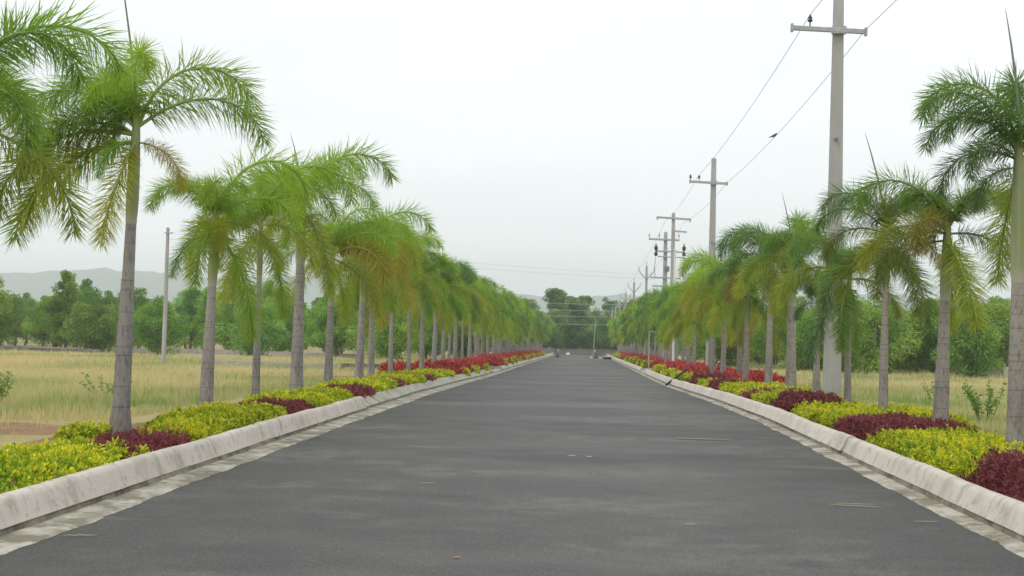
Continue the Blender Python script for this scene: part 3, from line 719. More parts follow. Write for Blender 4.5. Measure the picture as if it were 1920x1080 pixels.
def stem_mesh(lx, ly, h, seed):
    r = np.random.default_rng(seed); mb = MB()
    for _ in range(int(min(14, 6 + lx * ly * 2))):
        x, y_ = r.uniform(-.38, .38) * lx, r.uniform(-.38, .38) * ly
        mb.tube([(x, y_, 0), (x + r.normal(0, .03), y_ + r.normal(0, .03), h * .45), (x + r.normal(0, .07), y_ + r.normal(0, .07), h * .85)], [.010, .007, .003], 4, cap=False)
    return mb.mesh('stems', m_wood)
NAMES = {'yellow': ('golden_shrub', 'golden yellow shrub'), 'maroon': ('maroon_shrub', 'dark maroon shrub'), 'red': ('red_shrub', 'bright red shrub')}
def clump(x0, x1, y0, y1, h, kind, label, group=None):
    cx, cy = (x0 + x1) / 2, (y0 + y1) / 2
    sd = int(srng.integers(1e6))
    h *= {'yellow': .36 if x0 < 0 else .42, 'maroon': .45 if x0 < 0 else .62, 'red': .62}[kind]
    V, F, ti, m = clump_mesh(x1 - x0, y1 - y0, h, kind, max(8, y0), sd)
    root = empty(NAMES[kind][0], (cx + (float(xs(cy)) if cy > 30 else 0), cy, float(bedz(cy)) + .0))
    # follow the falling bed
    root.rotation_euler = (math.atan2(float(prof(y1) - prof(y0)), y1 - y0), 0, 0)
    tag(root, label, 'shrub', group)
    f = obj('foliage', np_mesh('foliage', V, F, m, ti), root); j = srng.uniform(.9, 1.1); f.color = (j, j, j, 1)
    if y0 < 45: obj('stems', stem_mesh(x1 - x0, y1 - y0, h, sd + 1), root)
Yl, Mr, Rd = 'yellow', 'maroon', 'red'
for a in [
 (-5.75, -4.52, 7.6, 13.9, .50, Yl, 'big golden yellow shrub clump at the front left, cut by the picture edge'),
 (-5.35, -4.58, 13.9, 15.9, .30, Mr, 'low maroon shrub patch at the foot of the nearest whole left palm'),
 (-5.2, -4.56, 15.7, 17.6, .48, Yl, 'narrow golden shrub at the kerb right after the first maroon patch on the left'),
 (-6.35, -6.05, 16.3, 17.0, .30, Yl, 'small golden shrub just behind the nearest whole left palm'),
 (-5.7, -4.55, 17.5, 20.8, .56, Yl, 'long golden shrub clump between the second and third left palms'),
 (-5.5, -4.56, 20.6, 22.8, .36, Mr, 'maroon shrub between the first two long golden clumps on the left'),
 (-5.8, -4.6, 22.6, 27.2, .46, Yl, 'golden shrub clump around the fourth and fifth left palms'),
 (-5.5, -4.62, 27.0, 29.8, .34, Mr, 'maroon shrub by the step in the left kerb'),
 (-5.8, -4.68, 29.4, 34.4, .46, Yl, 'golden shrub clump just beyond the step in the left kerb'),
 (-5.5, -4.68, 33.8, 36.2, .32, Mr, 'fourth maroon shrub from the front on the left'),
 (-5.8, -4.66, 36.0, 40.8, .46, Yl, 'golden shrub clump before the eighth left palm'),
 (-5.5, -4.66, 40.4, 43.0, .30, Mr, 'small farthest maroon shrub on the left'),
 (-6.2, -4.9, 42.4, 46.0, .44, Yl, 'golden shrub clump by the ninth left palm'),
 (-5.9, -4.66, 46.2, 51.0, .44, Yl, 'last clipped golden clump before the red shrubs on the left'),
 (-6.7, -5.9, 46.5, 49.0, .62, Rd, 'single small red shrub standing behind the golden clumps on the left'),
 (-6.3, -4.72, 51.4, 60.0, .62, Rd, 'first large red shrub mass on the left'),
 (-4.95, -4.55, 54.5, 56.2, .50, Yl, 'small golden bush in front of the first large red mass on the left'),
 (-4.95, -4.55, 59.6, 61.4, .45, Yl, 'golden bush at the end of the first red mass on the left'),
 (-6.3, -4.8, 61.0, 70.5, .58, Rd, 'red shrub mass just before the left drain gap'),
 (-4.95, -4.55, 66.0, 68.0, .42, Yl, 'golden bush close to the left drain gap'),
 (3.86, 5.35, 8.8, 14.3, .52, Mr, 'big dark maroon shrub at the front right, cut by the picture edge'),
 (3.85, 5.5, 14.1, 18.9, .46, Yl, 'big golden shrub clump around the third right palm'),
 (3.85, 5.3, 18.9, 21.2, .40, Mr, 'wide maroon shrub behind the crack in the right kerb'),
 (5.2, 6.0, 21.8, 25.4, .45, Yl, 'thin strip of golden shrub behind the fourth right palm'),
 (3.85, 5.25, 21.4, 25.6, .46, Yl, 'golden shrub clump in front of the big concrete pole'),
 (3.85, 4.75, 25.6, 28.0, .50, Mr, 'maroon shrub at the left foot of the big concrete pole'),
 (3.85, 5.5, 28.0, 31.6, .45, Yl, 'golden shrub clump at the foot of the thickest right palm'),
 (3.85, 5.0, 31.4, 32.6, .36, Mr, 'narrow maroon sliver between two golden clumps on the right'),
 (3.85, 5.7, 32.4, 38.6, .46, Yl, 'long golden clump at the eighth right palm'),
 (3.85, 4.8, 38.5, 40.0, .40, Mr, 'small maroon tuft beyond the long right golden clump'),
 (3.85, 5.1, 39.8, 44.0, .44, Yl, 'last clipped golden clump before the dark pipe'),
 (3.85, 4.9, 44.0, 46.0, .50, Mr, 'farthest maroon shrub on the right'),
 (5.0, 6.2, 40.8, 51.8, .62, Rd, 'red strip at the back of the bed among the right palm trunks'),
 (3.88, 4.9, 48.2, 50.6, .55, Yl, 'round golden bush right of the dark pipe'),
 (3.88, 4.6, 54.2, 56.0, .55, Yl, 'round golden bush left of the dark pipe'),
 (3.88, 4.6, 60.6, 62.6, .55, Yl, 'round golden bush midway between pipe and metal frame'),
 (3.88, 4.6, 69.6, 71.4, .60, Yl, 'upright golden bush closest to the metal frame'),
 (4.4, 6.1, 52.0, 62.6, .66, Rd, 'large red mass behind the round golden bushes'),
 (4.5, 6.1, 62.8, 75.4, .66, Rd, 'red mass just this side of the metal frame'),
]: clump(*a)
# far shrubs share meshes
def far_set(kind, lx, ly, h, n, dist):
    out = []
    for i in range(n):
        V, F, ti, m = clump_mesh(lx, ly, h, kind, dist, 900 + i * 7 + len(kind)); out.append(np_mesh('foliage', V, F, m, ti))
    return out
FR = far_set('red', 1.7, 7.0, .40, 3, 80); FY = far_set('yellow', .6, 1.8, .32, 2, 80)
def far_shrub(x, y, me, kind, label, group):
    o = obj(NAMES[kind][0], me, None, (x + float(xs(y)), y, float(bedz(y)))); tag(o, label, 'shrub', group)
    s = srng.uniform(.9, 1.1); o.scale = (s, 1, s); j = srng.uniform(.9, 1.1); o.color = (j, j, j, 1)
    o.rotation_euler = (-.0095, 0, math.pi * int(srng.integers(2)))
y = 78.0
while y < 160:
    far_shrub(-5.5, y, FR[int(srng.integers(3))], 'red', 'distant red shrub in the far left hedge beyond the drain gap', 'far red shrubs on the left')
    far_shrub(5.2, y + 5, FR[int(srng.integers(3))], 'red', 'distant red shrub in the far right hedge beyond the metal frame', 'far red shrubs on the right')
    far_shrub(-4.75, y + srng.uniform(0, 4), FY[int(srng.integers(2))], 'yellow', 'tiny golden bush edging the far left red hedge', 'far golden bushes on the left')
    if srng.random() < .5: far_shrub(4.2, y + 5 + srng.uniform(0, 4), FY[int(srng.integers(2))], 'yellow', 'tiny golden bush edging the far right red hedge', 'far golden bushes on the right')
    y += 6.9
clump(-6.2, -4.6, 161, 168, .5, Yl, 'golden shrub at the far end of the left hedge')
clump(4.0, 5.4, 165, 172, .6, Yl, 'golden shrub at the far end of the right hedge')

# ------------------------------------------------------------------ meadow grass
def meadow():
    r = np.random.default_rng(11); Vs = []; Ts = []
    for side, n in ((-1, 230000), (1, 150000)):
        u = r.random(n); d = 1 / (1 / 10.5 + u * (1 / 125. - 1 / 10.5)); d = np.where(r.random(n) < .45, r.uniform(14, 120, n), d)
        half = .50 * d + 6 if side < 0 else .40 * d + 6
        x = side * (6.9 if side < 0 else 6.2) + side * r.random(n) * np.maximum(1, half - 6)
        clear = snoise(x, d, .22, 3); gpatch = snoise(x, d, .12, 6) + .5 * snoise(x, d, .5, 2)
        bare = (((x + 9.5) / 1.7) ** 2 + ((d - 33) / 1.6) ** 2 < 1) | (((x + 9) / 2.1) ** 2 + ((d - 45) / 3.1) ** 2 < 1) | (clear > .30) | (snoise(x, d, .8, 21) > .55) | ((side < 0) & (d < 19.5) & (x > -11.5) & (snoise(x, d, .6, 4) > -.5))
        lane = (side < 0) & (((d > 96) & (d < 102.5)))
        keep = ~(bare & (r.random(n) < .85)) & ~lane
        x, d, gpatch = x[keep], d[keep], gpatch[keep]; n = len(x)
        hgt = r.uniform(.10, .27, n) * (1 + .35 * snoise(x, d, .35, 8)); hgt = np.where(np.abs(x) < 7.6, hgt * .7, hgt); hgt = hgt * np.clip(1 + .7 * snoise(x, d, 1.3, 31), .35, 1.7)
        w = np.maximum(.007, .00042 * d) * r.uniform(.7, 1.3, n)
        z = fieldz(x, d) - .01
        a = r.uniform(0, 6.28, n); ln = r.uniform(.05, .35, n) * hgt; la = r.uniform(0, 6.28, n)
        sx_, sy_ = np.cos(a) * w / 2, np.sin(a) * w / 2
        ox, oy = np.cos(la) * ln, np.sin(la) * ln
        V = np.stack([np.stack([x - sx_, d - sy_, z], 1), np.stack([x + sx_, d + sy_, z], 1),
                      np.stack([x + sx_ * .8 + ox * .35, d + sy_ * .8 + oy * .35, z + hgt * .6], 1), np.stack([x - sx_ * .8 + ox * .35, d - sy_ * .8 + oy * .35, z + hgt * .6], 1),
                      np.stack([x + ox, d + oy, z + hgt * .97], 1)], 1)
        Vs.append(V.reshape(-1, 3))
        ti = np.clip(.26 + .30 * (np.abs(x) < 9.5) * (snoise(x, d, .5, 51) > -.1) + 1.0 * gpatch + .25 * snoise(x, d, .9, 14) + r.normal(0, .18, n), 0, 1); Ts.append(np.repeat(ti, 5))
    V = np.concatenate(Vs); n = len(V) // 5; b = np.arange(n)[:, None] * 5
    F = np.concatenate([b + [0, 1, 2], b + [0, 2, 3], b + [3, 2, 4]])
    o = obj('meadow_grass', np_mesh('meadow_grass', V, F, m_grass, np.concatenate(Ts)))
    tag(o, 'tall dry tan grass with green patches in the fields beside the road', 'grass', kind='stuff')
meadow()

# ------------------------------------------------------------------ weeds, stones
def weed(x, y, h, n, spread, label, seed, lf=.09, kind='leafy_weed'):
    r = np.random.default_rng(seed); root = empty(kind, (x, y, float(fieldz(x, y)))); tag(root, label, 'weed')
    mb = MB(); P = []; D = []
    for i in range(n):
        a = r.uniform(0, 6.28); s = spread * math.sqrt(r.random()); hh = h * r.uniform(.55, 1.0)
        b = Vector((math.cos(a) * s * .3, math.sin(a) * s * .3, 0)); tip = Vector((math.cos(a) * s, math.sin(a) * s, hh)); md = (b + tip) / 2 + Vector((r.normal(0, .03), r.normal(0, .03), .05 * h))
        mb.tube([b, md, tip], [.008, .006, .002], 4, cap=False)
        for q in np.linspace(.25, 1, int(8 + h * 14)):
            p = b.lerp(md, q * 2) if q < .5 else md.lerp(tip, q * 2 - 1)
            aa = r.uniform(0, 6.28); P.append(p); D.append((math.cos(aa), math.sin(aa), .5 + r.normal(0, .25)))
    V, F = leaves(np.array([tuple(p) for p in P]), np.array(D), lf * r.uniform(.6, 1.3, len(P)), lf * .45 * r.uniform(.8, 1.2, len(P)), r)
    obj('foliage', np_mesh('foliage', V, F, m_weed, np.repeat(np.clip(r.normal(.5, .3, len(P)), 0, 1), 4)), root)
    mb.build('stems', m_weed, root)
weed(-10.6, 24.0, .62, 16, .55, 'bright green tall weed in the left field, right of its paler neighbour', 1)
weed(-12.4, 24.5, .55, 16, .8, 'pale green weed patch in the left field', 2)
weed(7.35, 25.6, .75, 12, .45, 'tall leafy weed standing between the third and fourth right palms', 4, .11)
weed(9.2, 26.8, .55, 12, .5, 'bushy weed in the right field, right of the third palm', 5, .10)
weed(11.9, 32.0, .62, 6, .3, 'upright slim weed in the right field near the picture edge', 6, .10)
weed(6.35, 19.6, .38, 6, .35, 'small thin weed beside the trunk of the third right palm', 7, .06)
weed(8.6, 34.0, .6, 10, .45, 'weed standing in the right field just right of the big pole', 8, .1)
weed(-9.4, 26.5, .5, 12, .6, 'green weed clump in the meadow between the first two whole left palms', 11)
weed(-15.5, 30.0, .5, 12, .8, 'low green weed patch in the middle of the left meadow', 12)
weed(-14.0, 26.0, .45, 9, .9, 'spreading green weeds near the left edge of the meadow', 13)
weed(10.4, 24.5, .45, 9, .5, 'low green weeds near the right picture edge', 14)
def rock(x, y, s, m, label, seed, zz=None, cat='stone', name='stone'):
    import bmesh
    bm = bmesh.new(); bmesh.ops.create_icosphere(bm, subdivisions=3, radius=1)
    r = np.random.default_rng(seed); k = r.normal(size=3) * 2
    for v in bm.verts:
        c_ = v.co; q = 1 + .18 * math.sin(c_.x * 3 + k[0]) * math.cos(c_.y * 3.4 + k[1]) + .1 * math.sin(c_.z * 7 + c_.x * 6 + k[2])
        v.co = Vector((c_.x * q * s[0], c_.y * q * s[1], c_.z * q * s[2]))
    me = bpy.data.meshes.new(name); bm.to_mesh(me); bm.free(); me.materials.append(m)
    for p in me.polygons: p.use_smooth = True
    tag(obj(name, me, None, (x, y, (float(fieldz(x, y)) if zz is None else zz) + s[2] * .35)), label, cat)
rock(-8.55, 18.4, (.14, .12, .12), m_brick, 'rounded reddish stone on the bare soil left of the nearest trunk', 1)
rock(-9.6, 18.3, (.11, .1, .08), m_soil, 'low earth lump on the bare soil at the far left', 2)
rock(-8.2, 16.9, (.07, .06, .05), m_brick, 'small clod right at the golden shrub top on the left', 3)
mb = MB(); mb.box((0, 0, .05), (.75, .3, .10), Matrix.Rotation(.1, 3, 'Z'), 0, .015)
tag(mb.build('concrete_slab', m_white, None, (-8.15, 16.2, float(fieldz(-8.1, 16.2)) + .02)), 'pale slab lying on the soil at the left picture edge', 'slab')

# ------------------------------------------------------------------ trees
def tree_arrays(seed, H, W, base, nclump, nleaf, leaf, shape='oval', droop=.2):
    r = np.random.default_rng(seed); cl = []
    rad = W / 2; ch = H - base; tries = 0
    while len(cl) < nclump and tries < 8000:
        tries += 1
        u = unit(r.normal(size=3)) * r.uniform(.25, 1.0) ** .6
        z = base + ch * (u[2] * .5 + .5); t_ = (z - base) / ch
        wv = {'oval': math.sin(math.pi * min(.98, t_ * .85 + .12)) ** .7, 'cone': max(.12, 1.05 - t_ * .85), 'top': .45 + .6 * t_ if t_ < .8 else 1.0}[shape]
        p = np.array([u[0] * rad * wv, u[1] * rad * wv, z])
        p[:2] *= 1 + .14 * r.normal()
        if all(np.linalg.norm((p - q[0]) / [1, 1, .8]) > .16 * rad for q in cl): cl.append((p, r.uniform(.22, .40) * rad * (1.0 - .35 * t_)))
    P = []; D = []; T = []
    per = nleaf // len(cl)
    for p, s in cl:
        q = unit(r.normal(size=(per, 3))) * (r.random((per, 1)) ** .45) * s * np.array([1.15, 1.15, .85])
        P.append(p + q); out = unit(p - np.array([0, 0, base + ch * .4]) + 1e-6)
        D.append(unit(q + 1e-6) * .7 + out * .5 + r.normal(scale=.6, size=q.shape) + np.array([0, 0, -droop]))
        T.append(np.clip(r.normal(.45, .2) + r.normal(0, .2, per), 0, 1))
    P = np.concatenate(P); D = np.concatenate(D); T = np.concatenate(T)
    V, F = leaves(P, D, leaf * r.uniform(.6, 1.3, len(P)), leaf * .5 * r.uniform(.7, 1.3, len(P)), r, .1, .15)
    mb = MB(); lx, ly = r.normal(0, .15, 2)
    r0 = .022 * H + .02
    mb.tube([(0, 0, -.1), (lx * .3, ly * .3, base * .6 + .1), (lx, ly, base + ch * .35), (lx * 1.4, ly * 1.2, base + ch * .8)], [r0, r0 * .8, r0 * .55, r0 * .15], 7, cap=False)
    for p, s in cl[:min(len(cl), 16)]:
        z0 = min(p[2] * .75, base + ch * .5) * r.uniform(.7, 1); f = min(1, z0 / (base + ch * .35))
        a = Vector((lx * f, ly * f, z0)); b = Vector(p)
        mb.tube([a, a.lerp(b, .55) + Vector((0, 0, -.05 * H * r.random())), b], [r0 * .4, r0 * .25, r0 * .08], 5, cap=False)
    return np_mesh('crown', V, F, m_tree, np.repeat(T, 4)), mb.mesh('trunk', m_bark)
TP = {'acacia': [tree_arrays(40 + i, 5.6, 4.2, .55, 60, 11500, .20, 'oval') for i in range(4)],
      'tall': [tree_arrays(50 + i, 7.0, 3.6, .8, 56, 10500, .20, 'cone') for i in range(2)],
      'bush': [tree_arrays(60 + i, 4.6, 4.6, .05, 60, 11000, .20, 'cone' if i == 1 else 'oval', .1) for i in range(3)],
      'wood': [tree_arrays(70 + i, 8.5, 6.5, 1.6, 56, 8000, .36, 'oval') for i in range(3)],
      'lofty': [tree_arrays(80 + i, 12.0, 5.0, 6.5, 34, 4200, .42, 'top') for i in range(3)]}
trng = np.random.default_rng(33)
TN = {'acacia': 'leafy_tree', 'tall': 'leafy_tree', 'bush': 'bushy_tree', 'wood': 'forest_tree', 'lofty': 'tall_tree'}
def tree(kind, x, y, s, label, group=None, idx=None, sz=None, col=None, z=None):
    root = empty(TN[kind], (x, y, float(prof(y)) + .08 if z is None else z), trng.uniform(0, 6.28)); tag(root, label, 'tree', group)
    s2 = sz or s * trng.uniform(.93, 1.07); root.scale = (s, s, s2)
    cm, tm = TP[kind][int(trng.integers(len(TP[kind]))) if idx is None else idx]
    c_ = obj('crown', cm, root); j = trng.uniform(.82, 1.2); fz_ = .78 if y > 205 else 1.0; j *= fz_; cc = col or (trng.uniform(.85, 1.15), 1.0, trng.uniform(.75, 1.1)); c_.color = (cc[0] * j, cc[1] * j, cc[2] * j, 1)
    obj('trunk', tm, root)
# left field, front row (x from the photograph's columns, all about 96-112 m away)
for k, x, y, s, lab in [
 ('acacia', -44.5, 100, 1.05, 'green tree cut by the left picture edge at the far side of the meadow'),
 ('tall', -40.0, 103, 1.02, 'tallest airy tree above the dark low platform at the left'),
 ('bush', -36.2, 98.5, 1.02, 'rounded dark tree beside the white slab in the left field'),
 ('acacia', -33.4, 104, .80, 'tree directly behind the trunk of the nearest whole left palm'),
 ('bush', -31.0, 97.5, 1.0, 'rounded green tree behind the grey field pole'),
 ('acacia', -28.3, 108, 1.12, 'full tree between the field pole and the second whole left palm'),
 ('acacia', -25.2, 111, 1.1, 'tree behind the second whole left palm trunk'),
 ('bush', -23.4, 96, 1.0, 'low rounded tree behind the thin stained palm trunk'),
 ('acacia', -20.6, 108, .98, 'tree behind the thick fifth left palm'),
 ('acacia', -18.3, 100, .9, 'dark tree between the fifth and sixth left palms'),
 ('acacia', -15.6, 103, .95, 'tree between the sixth and seventh left palms'),
 ('bush', -13.5, 94, 1.0, 'dark dense low tree behind the ninth left palm'),
 ('acacia', -11.9, 101, .9, 'dark tree behind the tenth left palm'),
 ('bush', -10.2, 112, 1.0, 'dark tree behind the thirteenth left palm'),
]: tree(k, x, y, s * .92, lab)
for row, (yy, dx, sc) in enumerate([(120, 4.2, 1.1), (138, 4.6, 1.15), (160, 5.2, 1.2), (185, 6.0, 1.25)]):
    x = -.50 * yy - 3
    while x < -9 - row:
        tree('acacia' if trng.random() < .75 else 'tall', x + trng.uniform(-1.2, 1.2), yy + trng.uniform(-5, 5), sc * trng.uniform(.72, 1.0), 'green tree in the rows of trees behind the front ones in the left field', 'back trees of the left field')
        x += dx * trng.uniform(.85, 1.2)
# right wood
for k, x, y, s, lab in [
 ('bush', 21.6, 78, .88, 'dark round bush standing out before the right wood'),
 ('bush', 25.5, 86, 1.02, 'dense tree over the left end of the grey boundary wall'),
 ('bush', 28.0, 87, 1.05, 'dense tree in the middle of the grey boundary wall'),
 ('bush', 30.6, 86, 1.05, 'dense tree over the wall by the right picture edge'),
 ('bush', 17.6, 84, 1.0, 'dense light green tree right of the big concrete pole'),
 ('bush', 14.4, 78, .55, 'small round bush left of the big concrete pole'),
 ('acacia', 31.8, 72, 1.55, 'tall dark airy tree mostly hidden behind the second right palm'),
]: tree(k, x, y, s, lab)
for row, (yy, dx, sc) in enumerate([(91, 3.0, .98), (99, 3.4, 1.02), (112, 3.8, 1.08), (130, 4.6, 1.15), (155, 5.4, 1.25)]):
    x = 10.5 + row * .5
    while x < .42 * yy + 4:
        if not (row == 0 and x < 13): tree('bush' if row < 3 or trng.random() < .5 else 'acacia', x + trng.uniform(-.8, .8), yy + trng.uniform(-3, 3), sc * trng.uniform(.85, 1.15), 'dense green tree in the mass of the right wood', 'trees of the right wood')
        x += dx * trng.uniform(.85, 1.15)
# trees at the far end
for x, y, s, k, lab in [
 (-5.6, 250, .98, 'lofty', 'tall feathery tree, highest over the road end'),
 (-11.5, 262, .92, 'lofty', 'tall airy tree left of the highest one over the road end'),
 (-1.3, 285, .95, 'lofty', 'tall slim tree over the middle of the road end'),
 (4.6, 270, .82, 'lofty', 'tall dark tree right of the middle over the road end'),
 (2.0, 228, .62, 'wood', 'round bluish bush right at the end of the road'),
 (-3.2, 222, .5, 'wood', 'low light green bush left of the round one at the road end'),
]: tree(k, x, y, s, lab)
for row, (yy, dx, sc) in enumerate([(226, 5.0, .72), (240, 4.2, .80), (258, 5.0, .92), (290, 5.5, 1.0), (340, 7.0, 1.05)]):
    x = -.12 * yy - 30
    while x < .12 * yy + 30:
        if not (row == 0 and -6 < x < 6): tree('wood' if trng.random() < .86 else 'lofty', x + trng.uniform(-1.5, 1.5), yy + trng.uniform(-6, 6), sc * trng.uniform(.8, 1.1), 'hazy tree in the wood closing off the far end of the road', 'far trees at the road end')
        x += dx * trng.uniform(.8, 1.2)

for i in range(14):
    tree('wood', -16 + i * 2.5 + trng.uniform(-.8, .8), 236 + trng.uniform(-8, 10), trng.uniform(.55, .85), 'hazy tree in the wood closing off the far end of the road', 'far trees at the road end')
for i in range(22):
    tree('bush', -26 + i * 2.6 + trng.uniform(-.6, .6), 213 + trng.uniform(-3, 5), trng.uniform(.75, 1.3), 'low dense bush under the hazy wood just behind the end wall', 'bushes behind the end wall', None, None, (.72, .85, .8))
# ------------------------------------------------------------------ utility poles and wires
def insulator(root, p, s=1.0):
    mb = MB(); mb.lathe([(.014, 0), (.014, .10 * s), (.05 * s, .10 * s), (.055 * s, .14 * s), (.035 * s, .15 * s), (.05 * s, .19 * s), (.028 * s, .21 * s), (.02 * s, .25 * s)], (0, 0, 0), 10)
    return mb.build('insulator', m_dark, root, p)
def cross_pole(x, y, label, h=9.3, arm_z=8.1, off=-.22, arm=1.62, ins=(-1.0,), w0=.37, w1=.20, lean=1.0, group=None, zb=None):
    root = empty('utility_pole', (x, y, float(bedz(y)) - .05 if zb is None else zb)); root.rotation_euler = (0, R_(lean * 0 + .25), 0); tag(root, label, 'utility pole', group)
    mb = MB(); mb.box((0, 0, h / 2), (w0, w0 * .62, h), None, 0, .03, w1 / w0); mb.build('shaft', m_conc, root)
    a = MB(); a.bar((off - arm / 2, -.14, arm_z + .035), (off + arm / 2, -.14, arm_z - .035), .07, .10)
    for q in (-1, 1): a.box((off + q * (arm / 2 - .03), -.14, arm_z - q * .035), (.05, .11, .17))
    a.box((0, -.11, arm_z), (.3, .12, .16)); ca = a.build('crossarm', m_steel, root)
    b = MB(); b.box((-.02, -.13, h * .62), (.07, .05, .05)); b.build('bolt', m_boxd, root)
    for q in ins: insulator(root, (q, -.14, arm_z + .05 - q * .03))
    return root
P1X, P1Y = 5.22, 29.4
PX = [5.22, 5.22, 5.2]; PYs = [.6, 29.4, 58.0]
cross_pole(5.25, .4, 'concrete pole beside the camera, outside the picture', ins=(-.62,))
cross_pole(P1X, P1Y, 'big nearest concrete utility pole with a steel crossarm on the right', ins=(-.62,))
cross_pole(5.2, 58.0, 'second concrete pole on the right with two dark insulators', ins=(-.98, -.62), h=9.4, arm_z=8.35)
# wires (sagging, one continuous conductor each)
def sag(a, b, s, n=14):
    a = Vector(a); b = Vector(b)
    return [a.lerp(b, i / n) + Vector((0, 0, -4 * s * (i / n) * (1 - i / n))) for i in range(n + 1)]
def wire(pts, r, label, m=None, group=None):
    P = []
    for i in range(len(pts) - 1):
        P += sag(pts[i], pts[i + 1], .22 if (Vector(pts[i]) - Vector(pts[i + 1])).length > 15 else .05)[(1 if i else 0):]
    mb = MB(); mb.tube(P, r, 5, cap=False)
    tag(mb.build('overhead_wire', m or m_wire, None), label, 'overhead wire', group)
def z_of(y, h): return float(bedz(y)) - .05 + h
FPY = [112, 140, 168, 196, 224, 252, 280, 308]
wa = [(4.66, -30, 8.4), (4.65, .3, z_of(.3, 8.40)), (4.62, 29.25, z_of(29.4, 8.40)), (4.60, 57.85, z_of(58, 8.65)), (4.62, 83, z_of(83, 9.0))]
wb = [(5.86, -30, 8.1), (5.85, .3, z_of(.3, 8.14)), (5.82, 29.25, z_of(29.4, 8.12)), (5.8, 57.85, z_of(58, 8.36)), (5.75, 83, z_of(83, 8.95))]
for q in FPY:
    wa.append((5.2 + float(xs(q)) - .62, q, float(prof(q)) + 7.9)); wb.append((5.2 + float(xs(q)) + .62, q, float(prof(q)) + 7.9))
wire(wa, .007, 'thin overhead wire on the left ends of the pole crossarms'); wire(wb, .007, 'thin overhead wire on the right ends of the pole crossarms')
# pole with the broad top crossarm, and the switch pole behind it
def switch_pole():
    x, y = 5.12, 83.0; z = float(bedz(y)) - .05
    root = empty('utility_pole', (x, y, z)); tag(root, 'third concrete pole with a broad bare crossarm at its top', 'utility pole')
    mb = MB(); mb.box((0, 0, 4.75), (.32, .22, 9.5), None, 0, .03, .62); mb.build('shaft', m_conc, root)
    a = MB(); a.bar((-1.0, -.13, 9.22), (1.02, -.13, 9.12), .08, .12); a.box((-.98, -.13, 9.17), (.1, .12, .2)); a.box((1.0, -.13, 9.06), (.1, .12, .2)); a.build('crossarm', m_steel, root)
    a = MB(); a.bar((.05, -.15, 8.4), (.8, -.15, 8.35), .06, .1); a.build('brace', m_steel, root)
    x2, y2 = 4.98, 88.5; z2 = float(bedz(y2)) - .05
    r2 = empty('switch_pole', (x2, y2, z2)); tag(r2, 'pole crowded with crossarms, switchgear and hanging cables', 'utility pole')
    mb = MB(); mb.box((0, 0, 4.4), (.36, .24, 8.8), None, 0, .03, .62); mb.build('shaft', m_conc, r2)
    for zz, l0, l1, th in ((8.32, -1.1, .88, .12), (7.55, -.6, 1.2, .10), (7.2, -.5, 1.15, .07), (5.85, -.95, 1.0, .10), (5.3, -.8, 1.05, .10), (4.55, -.65, -.2, .06)):
        a = MB(); a.bar((l0, -.16, zz), (l1, -.16, zz - .05), .08, th); a.build('crossarm', m_steel, r2)
    for q in (-1.06, -.42, .84): 
        a = MB(); a.lathe([(.02, 0), (.02, .14), (.05, .16), (.05, .26), (.015, .28), (.015, .42)], (0, 0, 0), 8); a.build('insulator', m_steel, r2, (q, -.16, 8.36))
    for q in (-.62, 1.18):
        a = MB(); a.lathe([(.06, -.32), (.11, -.28), (.11, -.1), (.05, -.06), (.05, .06), (.12, .10), (.12, .28), (.06, .32), (.02, .5)], (0, 0, 0), 10); a.build('switch', m_dark, r2, (q, -.2, 7.55))
        a = MB(); a.tube([(q, -.2, 7.2), (q - .06, -.2, 6.6), (q - .04, -.2, 5.9 if q < 0 else 5.5)], .02, 6); a.build('cable', m_wire, r2)
    a = MB(); a.bar((.65, -.17, 7.5), (.3, -.17, 5.3), .03, .03); a.build('brace', m_steel, r2)
    a = MB(); a.box((.12, -.2, 6.4), (.28, .14, .35), None, 0, .02); a.build('control_box', m_boxd, r2)
    a = MB(); a.lathe([(.05, 0), (.09, .05), (.09, .2), (.03, .26)], (0, 0, 0), 8); a.build('insulator', m_dark, r2, (-.6, -.18, 4.62))
switch_pole()
mb = MB(); mb.tube([(0, 0, 0), (0, 0, 7.0)], [.075, .06], 10); mb.lathe([(.09, 0), (.09, .04), (.02, .1)], (0, 0, 6.98), 10)
tag(mb.build('white_post', m_white, None, (5.02, 79.5, float(bedz(79.5)) - .05)), 'slim white painted post in front of the crowded switch pole', 'post')
mb = MB(); P_ = [FK['l', 0]]
# distant poles with V arms
def v_pole():
    s = MB(); s.box((0, 0, 4.0), (.28, .2, 8.0), None, 0, .02, .6)
    a = MB(); a.bar((-.62, -.12, 7.6), (-.1, -.12, 7.0), .06, .08); a.bar((.1, -.12, 7.0), (.62, -.12, 7.6), .06, .08); a.box((0, -.11, 7.0), (.26, .06, .12))
    p = MB(); p.tube([(-.62, -.12, 7.6), (-.62, -.12, 7.95)], .03, 6); q = MB(); q.tube([(.62, -.12, 7.6), (.62, -.12, 7.95)], .03, 6); w = MB(); w.tube([(0, 0, 8.0), (0, 0, 8.4)], .03, 6)
    return s.mesh('shaft', m_conc), a.mesh('crossarm', m_steel), [p.mesh('pin', m_steel), q.mesh('pin', m_steel), w.mesh('pin', m_steel)]
VS, VA, VP = v_pole()
VL = ['fourth pole on the right, the nearest with raised V shaped arms', 'fifth pole on the right, V armed, standing before the hazy hill', 'sixth pole on the right, V armed and fading into haze']
for i, q in enumerate(FPY):
    r = empty('utility_pole', (5.2 + float(xs(q)), q, float(prof(q)) - .05 + (.1 if q < 205 else -.3)))
    tag(r, VL[i] if i < 3 else 'tiny hazy pole in the crowded far end of the pole line', 'utility pole', None if i < 3 else 'far poles of the line')
    sf = obj('shaft', VS, r); sf.scale = (1.0 + .12 * i, 1, 1); obj('crossarm', VA, r)
    for me in VP: obj('pin', me, r)
